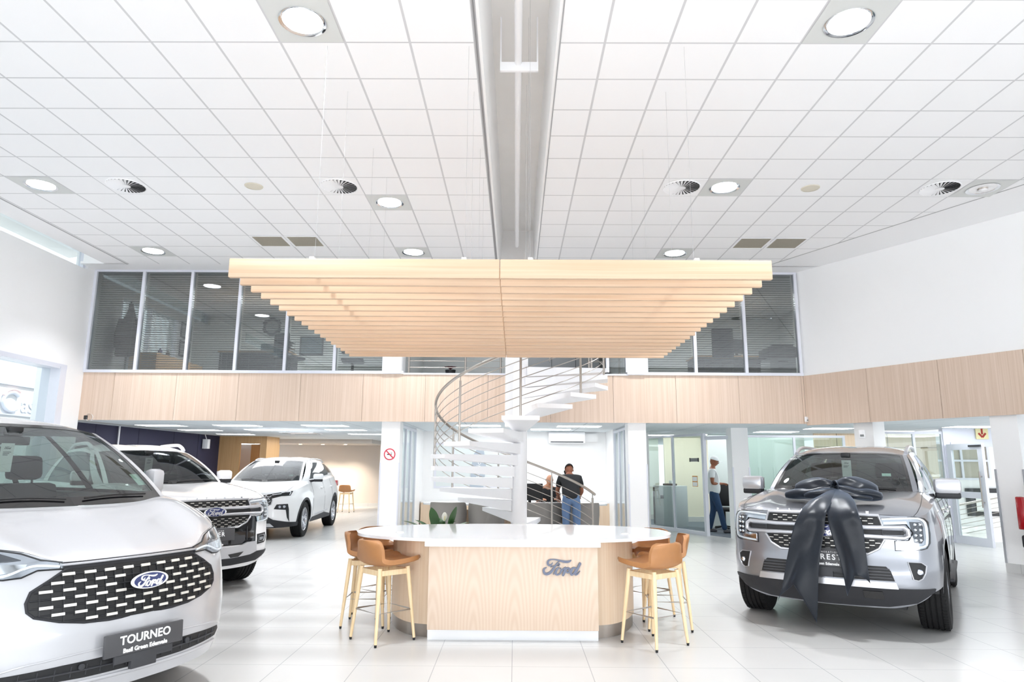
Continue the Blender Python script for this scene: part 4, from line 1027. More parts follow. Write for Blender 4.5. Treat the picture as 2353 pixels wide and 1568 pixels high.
    def doorlines(c, ys, z0, z1):
        m = MB()
        for y, zz0, zz1 in ys:
            for sg in (1, -1): m.tube([c.S.side(y+.0*k, zz0+(zz1-zz0)*k/8, sg, .0) for k in range(9)], .003, 5)
        m.build('door_seam', 'black', c.t)
M['grille_black'] = pbr('satin_black_grille', '0e0f11', .45); M['grille_bar'] = pbr('grille_bar_grey', '232428', .5); M['accent'] = pbr('pale_satin_accent', 'e3e0d8', .3, .35)
M['dash'] = pbr('dashboard_grey', '2b2c2e', .85)
EVEREST = Surf([(0,0),(.3,.012),(.55,.045),(.74,.12),(.86,.25),(.925,.45),(.955,.8),(.962,1.4),(.962,3.2),(.955,4.0),(.93,4.5),(.86,4.78),(.6,4.89),(0,4.91)],
    [(.2,.15),(.28,.07),(.36,.03),(.46,0),(.6,0),(.7,.02),(.82,.03),(.95,.035),(1.08,.05),(1.15,.075),(1.2,.13)],
    [(.2,.06),(.4,.015),(.6,0),(.85,0),(1.0,.015),(1.12,.05),(1.25,.09),(1.35,.12)], [(.3,.05),(.6,0),(1.,.05),(1.3,.1)])
RANGER = Surf([(0,0),(.3,.012),(.55,.045),(.74,.12),(.86,.25),(.925,.45),(.955,.8),(.962,1.4),(.962,3.2),(.955,4.2),(.93,5.0),(.9,5.25),(.6,5.34),(0,5.35)],
    [(.2,.15),(.28,.07),(.36,.03),(.46,0),(.6,0),(.7,.02),(.82,.03),(.95,.035),(1.05,.05),(1.12,.075),(1.18,.13)],
    [(.2,.06),(.4,.015),(.6,0),(.85,0),(1.0,.015),(1.12,.05),(1.25,.09),(1.35,.12)], [(.3,.05),(.6,0),(1.,.05),(1.3,.1)])
TERRITORY = Surf([(0,0),(.3,.02),(.55,.075),(.74,.18),(.86,.34),(.92,.55),(.95,.85),(.965,1.4),(.968,3.0),(.95,3.8),(.9,4.3),(.8,4.5),(.5,4.61),(0,4.63)],
    [(.15,.16),(.25,.06),(.35,.02),(.45,0),(.6,.01),(.72,.03),(.85,.07),(.95,.13),(1.0,.2)],
    [(.2,.05),(.4,.015),(.6,0),(.8,0),(.92,.02),(1.02,.05),(1.12,.09),(1.3,.13)], [(.3,.05),(.6,0),(1.,.08),(1.2,.15)])
TOURNEO = Surf([(0,0),(.3,.025),(.55,.09),(.74,.2),(.87,.37),(.95,.6),(1.0,.95),(1.015,1.5),(1.015,3.6),(1.01,4.5),(.99,4.9),(.93,5.02),(.6,5.05),(0,5.05)],
    [(.15,.14),(.25,.05),(.35,.01),(.45,0),(.6,.005),(.75,.03),(.88,.065),(.98,.11),(1.05,.18)],
    [(.2,.05),(.4,.015),(.6,0),(.9,0),(1.05,.02),(1.15,.05),(1.3,.09)], [(.3,.05),(.6,0),(1.,.0),(1.3,.0)])
# ---------------------------------------------------------------- cars: the five vehicles
def gss(x, m, s): return math.exp(-((x-m)/s)**2)
def off_pose(x, y, th, d): a = math.radians(th); return (x+d*math.cos(a), y+d*math.sin(a), th)
TRUCK = dict(zt=[(0, 1.093), (.5, 1.09), (.8, 1.086), (.95, 1.092), (1.15, 1.135), (1.5, 1.175), (2.0, 1.205), (2.6, 1.215), (4.0, 1.24), (5.2, 1.27), (6.5, 1.2)],
    zb=[(0, .27), (.05, .285), (.12, .33), (.25, .43), (.45, .46), (.6, .38), (1.5, .34), (3.3, .34), (4.6, .48), (5.4, .5)],
    wy=(.92, 3.82), wr=.388, arch=.455, tw=.258, rim=.255, track=.815, acorner=.95, ycowl=1.42, ws=.93, spokes=6, rimmat='rim_dark', seam=.86, hoodpow=.62,
    bulge=lambda u, v: (.022*gss(u, .62, .13)*math.sin(PI*min(1, v*.9+.02))**.6-.010*gss(u, 0, .3)*math.sin(PI*v)),
    base=[[(0, 1.13, 1.25), (.45, 1.19, 1.262), (.745, 1.34, 1.268)], [(.745, 1.34, 1.268), (.80, 1.7, 1.25), (.83, 2.6, 1.26), (.82, 3.7, 1.28), (.76, 4.6, 1.30)], [(.76, 4.6, 1.3), (.5, 4.76, 1.3), (0, 4.8, 1.3)]],
    roof=[[(0, 2.02, 1.69), (.4, 2.05, 1.68), (.62, 2.12, 1.655)], [(.62, 2.12, 1.655), (.635, 2.6, 1.70), (.63, 3.4, 1.705), (.58, 4.4, 1.665)], [(.58, 4.4, 1.665), (.4, 4.48, 1.68), (0, 4.52, 1.69)]],
    roofz=[(2.02, 1.69), (2.4, 1.745), (3.0, 1.785), (3.8, 1.77), (4.52, 1.69)], seats=(2.4, 3.3),
    side=[(0, .085, 0, 1, 'paint'), (.085, .36, .06, .9, 'glass'), (.36, .40, .06, .9, 'black'), (.40, .66, .06, .9, 'glass'), (.66, .70, .06, .9, 'black'), (.70, .93, .06, .9, 'glass'), (.93, 1, 0, 1, 'paint'), (.085, .93, 0, .06, 'black'), (.085, .93, .9, 1, 'paint')])
GR_UP = [(-.495, 1.0), (-.465, 1.072), (.465, 1.072), (.495, 1.0)]
GR_LO = [(-.50, .885), (-.455, .80), (-.37, .755), (.37, .755), (.455, .80), (.50, .885)]
def truck_front(c, hl, frame_lo, bars_z=(.977, .9), bar_out=.66, bar_chrome='satin'):
    F = c.F
    g = MB(); patch(g, [(-.5, 1.0), (-.468, 1.078), (.468, 1.078), (.5, 1.0), (.505, .885), (.46, .80), (.37, .752), (-.37, .752), (-.46, .80), (-.505, .885)], F, .004, .008)
    grille = g.build('grille', 'grille_black', c.t)
    h = MB(); honey(h, [(-.47, 1.005), (-.45, 1.06), (.45, 1.06), (.47, 1.005)], .092, .044, F, .012, .008, .006, .0, 1.034); honey(h, GR_LO, .092, .044, F, .012, .008, .006, 0, .80); h.build('grille_mesh', 'grille_bar', grille)
    d = MB(); dashes(d, [(-.485, 1.0), (-.455, 1.065), (.455, 1.065), (.485, 1.0)], .092, .022, .04, .006, F, .016, .006, 0, 1.034); dashes(d, GR_LO, .092, .022, .04, .006, F, .016, .006, 0, .80, lambda x, z: abs(x) < .3 and z < .775); d.build('grille_accent', 'accent', grille)
    fr = MB(); ribbon(fr, [(-.508, .99), (-.478, 1.084), (-.3, 1.086), (.3, 1.086), (.478, 1.084), (.508, .99)], .022, F, .022, .024, 1)
    ribbon(fr, frame_lo, .020, F, .020, .022, 1); fr.build('grille_frame', 'satin', grille)
    zu, zl = bars_z; b = MB()
    ribbon(b, [(-bar_out, zu+.008), (-.4, zu), (.4, zu), (bar_out, zu+.008), (bar_out+.03, zu-.015), (bar_out+.034, zl+.012), (bar_out, zl-.006), (.4, zl), (-.4, zl), (-bar_out, zl-.006), (-bar_out-.034, zl+.012), (-bar_out-.03, zu-.015)], .034, F, .042, .04, 1, closed=True)
    bar = b.build('grille_bar', bar_chrome, c.t)
    k = MB(); patch(k, [(-bar_out, zu-.018), (bar_out, zu-.018), (bar_out+.012, (zu+zl)/2), (bar_out, zl+.018), (-bar_out, zl+.018), (-bar_out-.012, (zu+zl)/2)], F, .02, .016); k.build('bar_inset', 'black', bar)
    for s in (1, -1):
        k = MB()
        for z in (zu-.028, (zu+zl)/2, zl+.028): ribbon(k, [(s*.50, z), (s*.645, z)], .006, F, .026, .008, 1)
        ribbon(k, [(s*.5, zu-.022), (s*.5, zl+.022)], .008, F, .026, .008, 1)
        k.build('bar_louvre', 'dgrey', bar)
    for s in (1, -1):
        P = [(s*x, z) for x, z in hl]; m = MB(); patch(m, P, F, .005, .01)
        o = m.build('headlight', 'lamp_silver', c.t)
        cx = sum(p[0] for p in hl)/len(hl)
        e = MB(); ribbon(e, [(s*.50, 1.052), (s*.74, 1.064), (s*.80, 1.05), (s*.826, 1.015), (s*.832, .93), (s*.828, .865), (s*.80, .822), (s*.612, .803)], .016, F, .016, .012, 3); e.build('daytime_strip', 'drl', o)
        e = MB(); patch(e, [(s*.715, 1.035), (s*.795, 1.03), (s*.808, .99), (s*.81, .88), (s*.79, .85), (s*.74, .855), (s*.73, .93)], F, .010, .006); e.build('lamp_bezel', 'lamp_dark', o)
        e = MB()
        for z in (1.01, .965, .92, .878):
            for x in (.748, .782): e.lathe([(.016, 0), (.017, -.006), (.012, .004), (.0005, .008)], 14, T=Matrix.Translation(F(s*x, z, .016)) @ Matrix.Rotation(PI/2, 4, 'X'))
        e.build('lamp_projector', 'chrome', o)
        e = MB(); patch(e, [(s*.515, 1.03), (s*.69, 1.04), (s*.70, 1.015), (s*.515, 1.008)], F, .009, .004); patch(e, [(s*.61, .875), (s*.72, .87), (s*.73, .83), (s*.61, .815)], F, .009, .004); e.build('lamp_inner', 'chrome', o)
        e = MB(); ribbon(e, P, .008, F, .013, .014, 1, closed=True); e.build('lamp_seal', 'black', o)
        e = MB(); patch(e, P, F, .022, .002); e.build('lamp_cover', 'lamp_glass', o)
def hood_letters(c, s, size, z, dz=.0):
    n = len(s); m = MB()
    for i, ch in enumerate(s):
        x = (i-(n-1)/2)*.112; v, f = text_mesh(ch, size, .004, 1, .0008); p = Vector(c.F(x, z, .004)); m.add(put(v, Matrix.Translation(p)), f)
    m.build('hood_lettering', 'chrome', c.t, smooth=False)
# ---- silver SUV with the bow
ev = Car('suv', 'silver SUV wearing a large dark satin bow on its bonnet', EVEREST, (2.866, 6.585, -33.24), 'paint_silver', TRUCK)
HL_E = [(.508, .998), (.492, 1.06), (.75, 1.077), (.821, 1.062), (.847, 1.03), (.855, .93), (.85, .85), (.825, .806), (.79, .796), (.592, .786), (.594, .868), (.70, .875), (.735, .94), (.69, 1.012)]
truck_front(ev, HL_E, [(-.512, .875), (-.465, .795), (-.375, .745), (.375, .745), (.465, .795), (.512, .875)])
F = ev.F
for s in (1, -1):
    P = [(s*x, z) for x, z in [(.678, .689), (.775, .686), (.811, .657), (.80, .596), (.776, .552), (.747, .535), (.709, .545)]]
    m = MB(); patch(m, P, F, .004, .008); o = m.build('fog_lamp', 'black', ev.t)
    e = MB(); ribbon(e, P, .009, F, .012, .012, 1, closed=True); e.build('fog_surround', 'satin', o)
    e = MB().lathe([(.026, 0), (.028, -.01), (.018, .004), (.0005, .008)], 18, T=Matrix.Translation(F(s*.755, .605, .014)) @ Matrix.Rotation(PI/2, 4, 'X')); e.build('fog_lens', 'chrome', o)
    e = MB(); dashes(e, [(s*.69, .672), (s*.69, .686), (s*.78, .686), (s*.78, .672)], .014, .02, .005, .014, F, .01, .006, 0, .679); e.build('fog_louvre', 'dgrey', o)
m = MB(); patch(m, [(-.51, .645), (.51, .645), (.545, .608), (.57, .523), (-.57, .523), (-.545, .608)], F, .004, .008); o = m.build('lower_intake', 'black', ev.t)
m = MB()
for z in (.545, .57, .595, .62): ribbon(m, [(-.55+abs(z-.545)*.2, z), (-.3, z), (.3, z), (.55-abs(z-.545)*.2, z)], .014, F, .014, .012, 1)
m.build('intake_slat', 'dgrey', o)
m = MB(); patch(m, [(-.575, .515), (.575, .515), (.59, .462), (-.59, .462)], F, .02, .03); m.build('skid_plate', 'satin', ev.t)
m = MB(); patch(m, [(-.86, .462), (.86, .462), (.85, .435), (.72, .345), (.5, .30), (0, .285), (-.5, .30), (-.72, .345), (-.85, .435)], F, .012, .03); m.build('lower_valance', 'trim_black', ev.t)
m = MB(); patch(m, [(.31, .435), (.465, .435), (.475, .37), (.32, .37)], F, .022, .02); m.build('tow_hook', 'gloss_black', ev.t)
badge(ev.t, Matrix.Translation((.02, -.055, .945)) @ Matrix.Rotation(-.05, 4, 'X'), .15)
ev.show_plate(-.02, .70, .46, .165, 'NEXT GENERATION', 'EVEREST', 1.35, .068, .05)
hood_letters(ev, 'PLATINUM', .03, 1.108)
ev.mirrors(1.0, 1.60, 1.325, .25, .165, .13, 'satin'); ev.rails(.96, 0, 2.25, 4.25, .055, .022, 'satin'); ev.wipers(); ev.tag_card(.02, .80, .10, .19); ev.sticker(.62, .42, .09, .06)
ev.handles((2.35, 3.35), 1.03, 'chrome'); ev.doorlines([(1.62, .45, 1.22), (2.66, .42, 1.22), (3.55, .8, 1.24)], 0, 0)
m = MB()
for s in (1, -1): m.box(min(s*.80, s*.985), max(s*.80, s*.985), 1.5, 3.25, .36, .395, .012)
m.build('side_step', 'trim_black', ev.t)
# ---- white pickup truck
RSP = dict(TRUCK); RSP.update(wglass='ws_glass_dark', wy=(.92, 4.19), zt=TRUCK['zt'][:8]+[(4.3, 1.235), (4.4, 1.25), (6.0, 1.26), (7, 1.25)],
    base=[TRUCK['base'][0], [(.745, 1.34, 1.268), (.80, 1.7, 1.25), (.83, 2.4, 1.26), (.80, 3.4, 1.27)], [(.80, 3.4, 1.27), (.5, 3.45, 1.27), (0, 3.46, 1.27)]],
    roof=[TRUCK['roof'][0], [(.62, 2.12, 1.655), (.635, 2.5, 1.71), (.60, 3.15, 1.69)], [(.60, 3.15, 1.69), (.4, 3.2, 1.70), (0, 3.22, 1.71)]], roofz=[(2.02, 1.69), (2.4, 1.75), (2.8, 1.775), (3.22, 1.71)],
    side=[(0, .1, 0, 1, 'paint'), (.1, .5, .06, .9, 'glass'), (.5, .54, .06, .9, 'black'), (.54, .9, .06, .9, 'glass'), (.9, 1, 0, 1, 'paint'), (.1, .9, 0, .06, 'black'), (.1, .9, .9, 1, 'paint')], seats=(2.3, 3.1))
ra = Car('pickup_truck', 'white pickup truck between the pale van and the white crossover', RANGER, off_pose(-3.578, 8.19, 50.1, .027), 'paint_white', RSP)
def ranger_face(c):
    F = c.F
    HL_R = [(.512, .998), (.50, 1.072), (.78, 1.092), (.826, 1.07), (.845, 1.03), (.84, .93), (.82, .82), (.79, .806), (.614, .806), (.596, .868), (.69, .88), (.72, .94), (.69, 1.012)]
    truck_front(c, HL_R, [(-.512, .875), (-.465, .815), (-.345, .757), (.345, .757), (.465, .815), (.512, .875)], (.985, .915), .645)
    m = MB(); patch(m, [(-.59, .88), (-.52, .88), (-.47, .80), (-.36, .752), (.36, .752), (.47, .80), (.52, .88), (.59, .88), (.615, .80), (.60, .575), (.47, .575), (.40, .55), (-.40, .55), (-.47, .575), (-.60, .575), (-.615, .80)], F, .003, .008); o = m.build('bumper_insert', 'gloss_black', c.t)
    m = MB()
    for s in (1, -1): ribbon(m, [(s*.475, .76), (s*.468, .60)], .010, F, .012, .012, 1); patch(m, [(s*.25, .66), (s*.44, .66), (s*.44, .60), (s*.40, .565), (s*.25, .565)], F, .010, .008)
    m.build('intake_frame', 'dgrey', o)
    for s in (1, -1):
        P = [(s*x, z) for x, z in [(.625, .655), (.78, .665), (.80, .60), (.765, .545), (.63, .535)]]; m = MB(); patch(m, P, F, .004, .008); o = m.build('fog_lamp', 'black', c.t)
        e = MB(); ribbon(e, [(s*.65, .635), (s*.75, .64), (s*.76, .60), (s*.735, .565), (s*.65, .56)], .006, F, .012, .01, 1, closed=True); e.build('fog_surround', 'satin', o)
        e = MB(); patch(e, [(s*.66, .615), (s*.735, .615), (s*.735, .58), (s*.66, .58)], F, .012, .008); e.build('fog_lens', 'lamp_silver', o)
    m = MB(); patch(m, [(-.60, .572), (-.47, .572), (-.40, .545), (-.12, .522), (.12, .522), (.40, .545), (.47, .572), (.60, .572), (.615, .46), (.52, .43), (.3, .41), (-.3, .41), (-.52, .43), (-.615, .46)], F, .02, .03); m.build('skid_plate', 'paint_frost', c.t)
    m = MB(); patch(m, [(-.86, .45), (-.62, .455), (-.5, .425), (.5, .425), (.62, .455), (.86, .45), (.84, .43), (.64, .345), (.3, .32), (-.3, .32), (-.64, .345), (-.84, .43)], F, .012, .03); m.build('lower_valance', 'trim_black', c.t)
    m = MB()
    for s in (1, -1): patch(m, [(s*.22, .455), (s*.42, .47), (s*.36, .42), (s*.26, .415)], F, .024, .01)
    m.build('tow_hook', 'gloss_black', c.t)
    badge(c.t, Matrix.Translation((0, -.055, .955)) @ Matrix.Rotation(-.05, 4, 'X'), .135)
    c.show_plate(-.02, .69, .56, .15, 'NEXT GENERATION', 'RANGER', 1.3, .066, .05, sdrop=-.115)
    hood_letters(c, 'PLATINUM', .03, 1.105)
    c.mirrors(.93, 1.60, 1.355, .20, .135, .12); c.wipers()
ranger_face(ra)
ra.rails(.96, 0, 2.25, 3.15, .06, .025, 'paint_white'); ra.tag_card(-.05, .78, .10, .19)
for s in (1, -1): MB().box(s*.90-.05, s*.90+.05, 5.28, 5.35, .66, 1.12, .02).build('tail_lamp', 'red_lamp', ra.t)
MB().box(-.86, .86, 5.26, 5.46, .42, .60, .03).build('rear_bumper', 'trim_black', ra.t); MB().box(-.78, .78, 3.6, 5.3, 1.20, 1.23).build('load_bed_cover', 'trim_black', ra.t)
# ---- white crossover
TSP = dict(wglass='ws_glass_dark', zt=[(0, .905), (.4, .91), (.75, .965), (.95, .985), (1.3, 1.03), (1.7, 1.07), (2.2, 1.10), (3.2, 1.14), (4.4, 1.19), (5.4, 1.2), (6, 1.15)],
    zb=[(0, .23), (.1, .235), (.3, .27), (.45, .30), (.6, .24), (1.4, .27), (3.2, .27), (4.3, .33), (4.7, .4)], wy=(.93, 3.656), wr=.362, arch=.40, tw=.235, rim=.245, track=.83, acorner=.97, ycowl=1.28, ws=.93, spokes=5, hoodpow=.6,
    bulge=lambda u, v: .02*gss(u, .7, .16)*math.sin(PI*min(1, v*.92))**.7, seam=.80,
    base=[[(0, .92, 1.13), (.45, .98, 1.145), (.76, 1.18, 1.155)], [(.76, 1.18, 1.155), (.82, 1.6, 1.15), (.84, 2.5, 1.18), (.82, 3.4, 1.22), (.74, 4.2, 1.25)], [(.74, 4.2, 1.25), (.5, 4.4, 1.25), (0, 4.45, 1.25)]],
    roof=[[(0, 1.95, 1.60), (.4, 1.97, 1.59), (.60, 2.03, 1.565)], [(.60, 2.03, 1.565), (.63, 2.5, 1.60), (.61, 3.3, 1.585), (.54, 4.0, 1.53)], [(.54, 4.0, 1.53), (.4, 4.08, 1.55), (0, 4.12, 1.56)]],
    roofz=[(1.95, 1.60), (2.4, 1.655), (2.9, 1.675), (3.6, 1.64), (4.12, 1.56)], seats=(2.2, 3.05),
    side=[(0, .13, 0, 1, 'paint'), (.13, .42, .07, .88, 'glass'), (.42, .45, .07, .88, 'black'), (.45, .70, .10, .88, 'glass'), (.70, .73, .1, .88, 'black'), (.73, .92, .2, .86, 'glass'), (.92, 1, 0, 1, 'paint'), (.13, .73, 0, .07, 'paint'), (.45, .73, .07, .10, 'paint'), (.73, .92, 0, .2, 'paint'), (.13, .92, .88, 1, 'paint')])
te = Car('crossover', 'white crossover parked by the beige wall at the back', TERRITORY, (-5.396, 13.956, 2.25), 'paint_white', TSP); F = te.F
GP = [(-.46, .885), (.46, .885), (.475, .79), (.465, .71), (.28, .615), (-.28, .615), (-.465, .71), (-.475, .79)]
m = MB(); patch(m, GP, F, .004, .008); g = m.build('grille', 'gloss_black', te.t)
m = MB(); honey(m, GP, .10, .05, F, .014, .01, .011, 0, .75); m.build('grille_mesh', 'satin', g); m = MB(); ribbon(m, [(.49, .80), (.475, .705), (.285, .605), (-.285, .605), (-.475, .705), (-.49, .80)], .012, F, .014, .014, 1); m.build('grille_frame', 'satin', g)
for s in (1, -1):
    P = [(s*x, z) for x, z in [(.36, .895), (.72, .957), (.805, .962), (.782, .872), (.63, .865), (.45, .815)]]
    m = MB(); patch(m, P, F, .005, .008); o = m.build('headlight', 'gloss_black', te.t)
    e = MB(); ribbon(e, [(s*.46, .888), (s*.62, .912), (s*.62, .93), (s*.76, .948), (s*.775, .94), (s*.765, .885)], .012, F, .012, .01, 1); e.build('daytime_strip', 'drl', o)
    P = [(s*x, z) for x, z in [(.526, .614), (.571, .705), (.762, .712), (.785, .605), (.797, .35), (.764, .44), (.738, .596)]]
    m = MB(); patch(m, P, F, .006, .01); o = m.build('fog_lamp', 'trim_black', te.t)
    e = MB()
    for x in (.625, .70): e.lathe([(.034, 0), (.036, -.01), (.024, .004), (.0005, .008)], 18, T=Matrix.Translation(F(s*x, .655, .012)) @ Matrix.Rotation(PI/2, 4, 'X'))
    e.build('fog_lens', 'lamp_silver', o)
m = MB(); patch(m, [(-.90, .34), (-.79, .352), (-.529, .405), (-.413, .475), (.413, .475), (.529, .405), (.79, .352), (.90, .34), (.88, .26), (.53, .245), (-.53, .245), (-.88, .26)], F, .012, .02); m.build('lower_valance', 'trim_black', te.t)
m = MB(); patch(m, [(-.47, .34), (.47, .34), (.535, .27), (-.535, .27)], F, .02, .01); m.build('skid_plate', 'satin', te.t)
te.archlip(.055, 'trim_black'); te.mirrors(1.03, 1.55, 1.235, .22, .13, .12); te.rails(.97, 0, 2.15, 3.9, .032, .014, 'satin'); te.wipers(); te.sticker(.66, .28, .09, .07)
for s in (1, -1):
    m = MB(); patch(m, [(1.36, .27), (3.22, .27), (3.22, .33), (2.6, .40), (1.5, .36)], lambda y, z, o, s=s: te.S.side(y, z, s, o), .012, .02)
    m.build('sill_cladding', 'trim_black', te.t, fixn=True)
m = MB()
for s in (1, -1): ribbon(m, [(1.7, .42), (2.9, .455)], .03, lambda y, z, o, s=s: te.S.side(y, z, s, o), .014, .014, 1)
m.build('door_strip', 'satin', te.t, fixn=True)
te.handles((2.3, 3.3), .98, 'paint_white'); te.doorlines([(1.5, .40, 1.10), (2.55, .40, 1.14), (3.35, .75, 1.17)], 0, 0)
for s in (1, -1): MB().box(s*.80-.06, s*.80+.06, 4.32, 4.48, .95, 1.1, .02).build('tail_lamp', 'red_lamp', te.t)
# ---- pale van, large in the left corner
VSP = dict(zt=[(0, .972), (.36, .968), (.46, .976), (.6, 1.03), (.75, 1.055), (1.0, 1.09), (1.25, 1.14), (1.6, 1.215), (1.95, 1.25), (3, 1.26), (7, 1.26)],
    zb=[(0, .25), (.1, .255), (.3, .28), (.5, .30), (.7, .25), (1.5, .27), (4.8, .3), (5.1, .35)], wy=(1.0, 4.1), wr=.345, arch=.40, tw=.225, rim=.22, track=.86, acorner=1.02, ycowl=1.12, ws=.94, spokes=5, hoodpow=.8,
    bulge=lambda u, v: .030*gss(u, .70, .14)*math.sin(PI*min(1, v*.95+.02))**.7+.01*math.sin(PI*v)*(1-u), seam=.0,
    base=[[(0, .80, 1.235), (.45, .85, 1.24), (.80, 1.0, 1.265)], [(.80, 1.0, 1.265), (.90, 1.5, 1.265), (.94, 2.6, 1.27), (.94, 4.6, 1.27)], [(.94, 4.6, 1.27), (.8, 4.9, 1.27), (0, 4.95, 1.27)]],
    roof=[[(0, 1.72, 1.80), (.4, 1.74, 1.795), (.715, 1.82, 1.755)], [(.715, 1.82, 1.755), (.74, 2.3, 1.80), (.75, 3.4, 1.82), (.74, 4.6, 1.80)], [(.74, 4.6, 1.8), (.6, 4.8, 1.82), (0, 4.85, 1.84)]],
    roofz=[(1.72, 1.80), (2.2, 1.865), (3.0, 1.90), (4.2, 1.90), (4.85, 1.84)], seats=(2.0, 2.9, 3.7), sglass='ws_glass',
    side=[(0, .05, 0, 1, 'paint'), (.05, .3, .05, .88, 'glass'), (.3, .33, .05, .88, 'black'), (.33, .62, .05, .88, 'glass'), (.62, .65, .05, .88, 'black'), (.65, .95, .05, .88, 'glass'), (.95, 1, 0, 1, 'paint'), (.05, .95, 0, .05, 'black'), (.05, .95, .88, 1, 'paint')])
va = Car('van', 'pale silver people carrier van in front at the bottom left', TOURNEO, off_pose(-2.219, 4.257, 63.5, .012), 'paint_frost', VSP); F = va.F
VG = [(-.41, .93), (-.50, .875), (-.575, .828), (-.595, .775), (-.59, .73), (-.56, .70), (-.45, .665), (-.33, .643), (-.2, .635), (.2, .635), (.33, .643), (.45, .665), (.56, .70), (.59, .73), (.595, .775), (.575, .828), (.50, .875), (.41, .93)]
m = MB(); patch(m, VG, F, .003, .006, .05); g = m.build('grille', 'grille_black', va.t)
m = MB()
for r in range(8):
    z = .902-.0398*r; w = max(abs(x) for x, zz in VG if abs(zz-z) < .045)
    xs = [x for x in [k*.02 for k in range(-30, 31)] if inside((x, z), VG)]
    if xs: ribbon(m, [(xs[0], z), (-.3, z), (0, z), (.3, z), (xs[-1], z)] if xs[-1] > .3 else [(xs[0], z), (0, z), (xs[-1], z)], .007, F, .010, .010, 4)
dashes(m, VG, .108, .0199, .006, .036, F, .008, .008, .0, .882+.0398)
m.build('grille_mesh', 'grille_bar', g)
m = MB(); dashes(m, [(x*.985, .78+(z-.78)*.97) for x, z in VG], .108, .0398, .060, .0145, F, .015, .009, .028, .902, lambda x, z: abs(x) < .125 and abs(z-.83) < .05); m.build('grille_accent', 'accent', g)
m = MB(); ribbon(m, VG, .014, F, .008, .010, 1, closed=True); m.build('grille_frame', 'trim_black', g)
m = MB(); patch(m, [(-.44, .930), (-.44, .966), (.44, .966), (.44, .930)], F, .004, .006); b = m.build('hood_edge_panel', 'trim_black', va.t)
m = MB(); ribbon(m, [(-.44, .951), (-.2, .953), (.2, .953), (.44, .951)], .012, F, .014, .012, 3); m.build('chrome_bar', 'satin', b)
VH = [(.425, .932), (.425, .966), (.52, .985), (.59, 1.022), (.68, 1.045), (.80, 1.056), (.90, 1.065), (.93, 1.04), (.90, .985), (.84, .93), (.76, .905), (.68, .90), (.61, .905), (.54, .935)]
for s in (1, -1):
    P = [(s*x, z) for x, z in VH]; m = MB(); patch(m, P, F, .004, .006, .04); o = m.build('headlight', 'lamp_silver', va.t)
    e = MB(); patch(e, [(s*.60, .99), (s*.68, 1.03), (s*.84, 1.045), (s*.87, 1.0), (s*.72, .985)], F, .008, .004); e.build('lamp_bezel', 'lamp_dark', o)
    e = MB(); patch(e, [(s*.58, .968), (s*.72, .975), (s*.84, .985), (s*.81, .945), (s*.70, .925), (s*.60, .935)], F, .012, .006); e.build('lamp_inner', 'chrome', o)
    e = MB(); ribbon(e, [(s*.44, .945), (s*.54, .957), (s*.60, .945), (s*.68, .916), (s*.76, .918), (s*.83, .945), (s*.88, .99)], .012, F, .014, .010, 4); e.build('daytime_strip', 'drl', o)
    e = MB(); ribbon(e, P, .007, F, .010, .012, 1, closed=True); e.build('lamp_seal', 'black', o)
    e = MB(); patch(e, P, F, .018, .002, .04); e.build('lamp_cover', 'lamp_glass', o)
LI = [(-.70, .398), (-.675, .424), (-.42, .437), (-.2, .441), (.2, .441), (.42, .437), (.675, .424), (.70, .398), (.66, .364), (.3, .352), (-.3, .352), (-.66, .364)]
m = MB(); patch(m, LI, F, .004, .008); o = m.build('lower_intake', 'black', va.t)
m = MB(); ribbon(m, [(-.62, .395), (-.3, .395), (.3, .395), (.62, .395)], .009, F, .014, .012, 4)
for k in range(-8, 9): ribbon(m, [(k*.075, .367), (k*.075, .424)], .005, F, .009, .008, 1)
m.build('intake_slat', 'dgrey', o)
m = MB()
for x in (-.33, .33): m.lathe([(.016, 0), (.016, .01), (.0005, .012)], 16, T=Matrix.Translation(F(x, .415, .012)) @ Matrix.Rotation(PI/2, 4, 'X'))
m.build('parking_sensor', 'dgrey', o)
m = MB(); ribbon(m, [(-.74, .425), (-.62, .46), (-.5, .473), (-.25, .488), (.25, .488), (.5, .473), (.62, .46), (.74, .425)], .010, F, .006, .008, 4); ribbon(m, [(-.66, .335), (-.3, .328), (.3, .328), (.66, .335)], .02, F, .012, .014, 4); m.build('bumper_lip', 'paint_frost', va.t)
badge(va.t, Matrix.Translation((.0, -.022, .829)) @ Matrix.Rotation(-.05, 4, 'X'), .118, None, 'plate_text')
va.show_plate(-.035, .498, .50, .122, None, 'TOURNEO', 1.02, .066, .06, sdrop=-.040)
va.mirrors(1.03, 1.45, 1.37, .13, .20, .12); va.wipers(); va.tag_card(-.135, .74, .085, .2)
m = MB()
for s in (1, -1): patch(m, [(s*.955, .60), (s*.985, .72), (s*.99, .56)], F, .004, .006)
m.build('air_curtain', 'black', va.t); va.sticker(.86, .32, .12, .14)
MB().box(-.09, .09, 3.2, 3.35, 1.89, 1.93, .02).build('roof_aerial', 'navy', va.t)
m = MB()
for s in (1, -1): m.tube([(lambda p: (s*p[0], p[1], p[2]-.001))(va.H(.90, v)) for v in [k/20 for k in range(21)]], .003, 5)
m.build('hood_seam', 'dgrey', va.t)
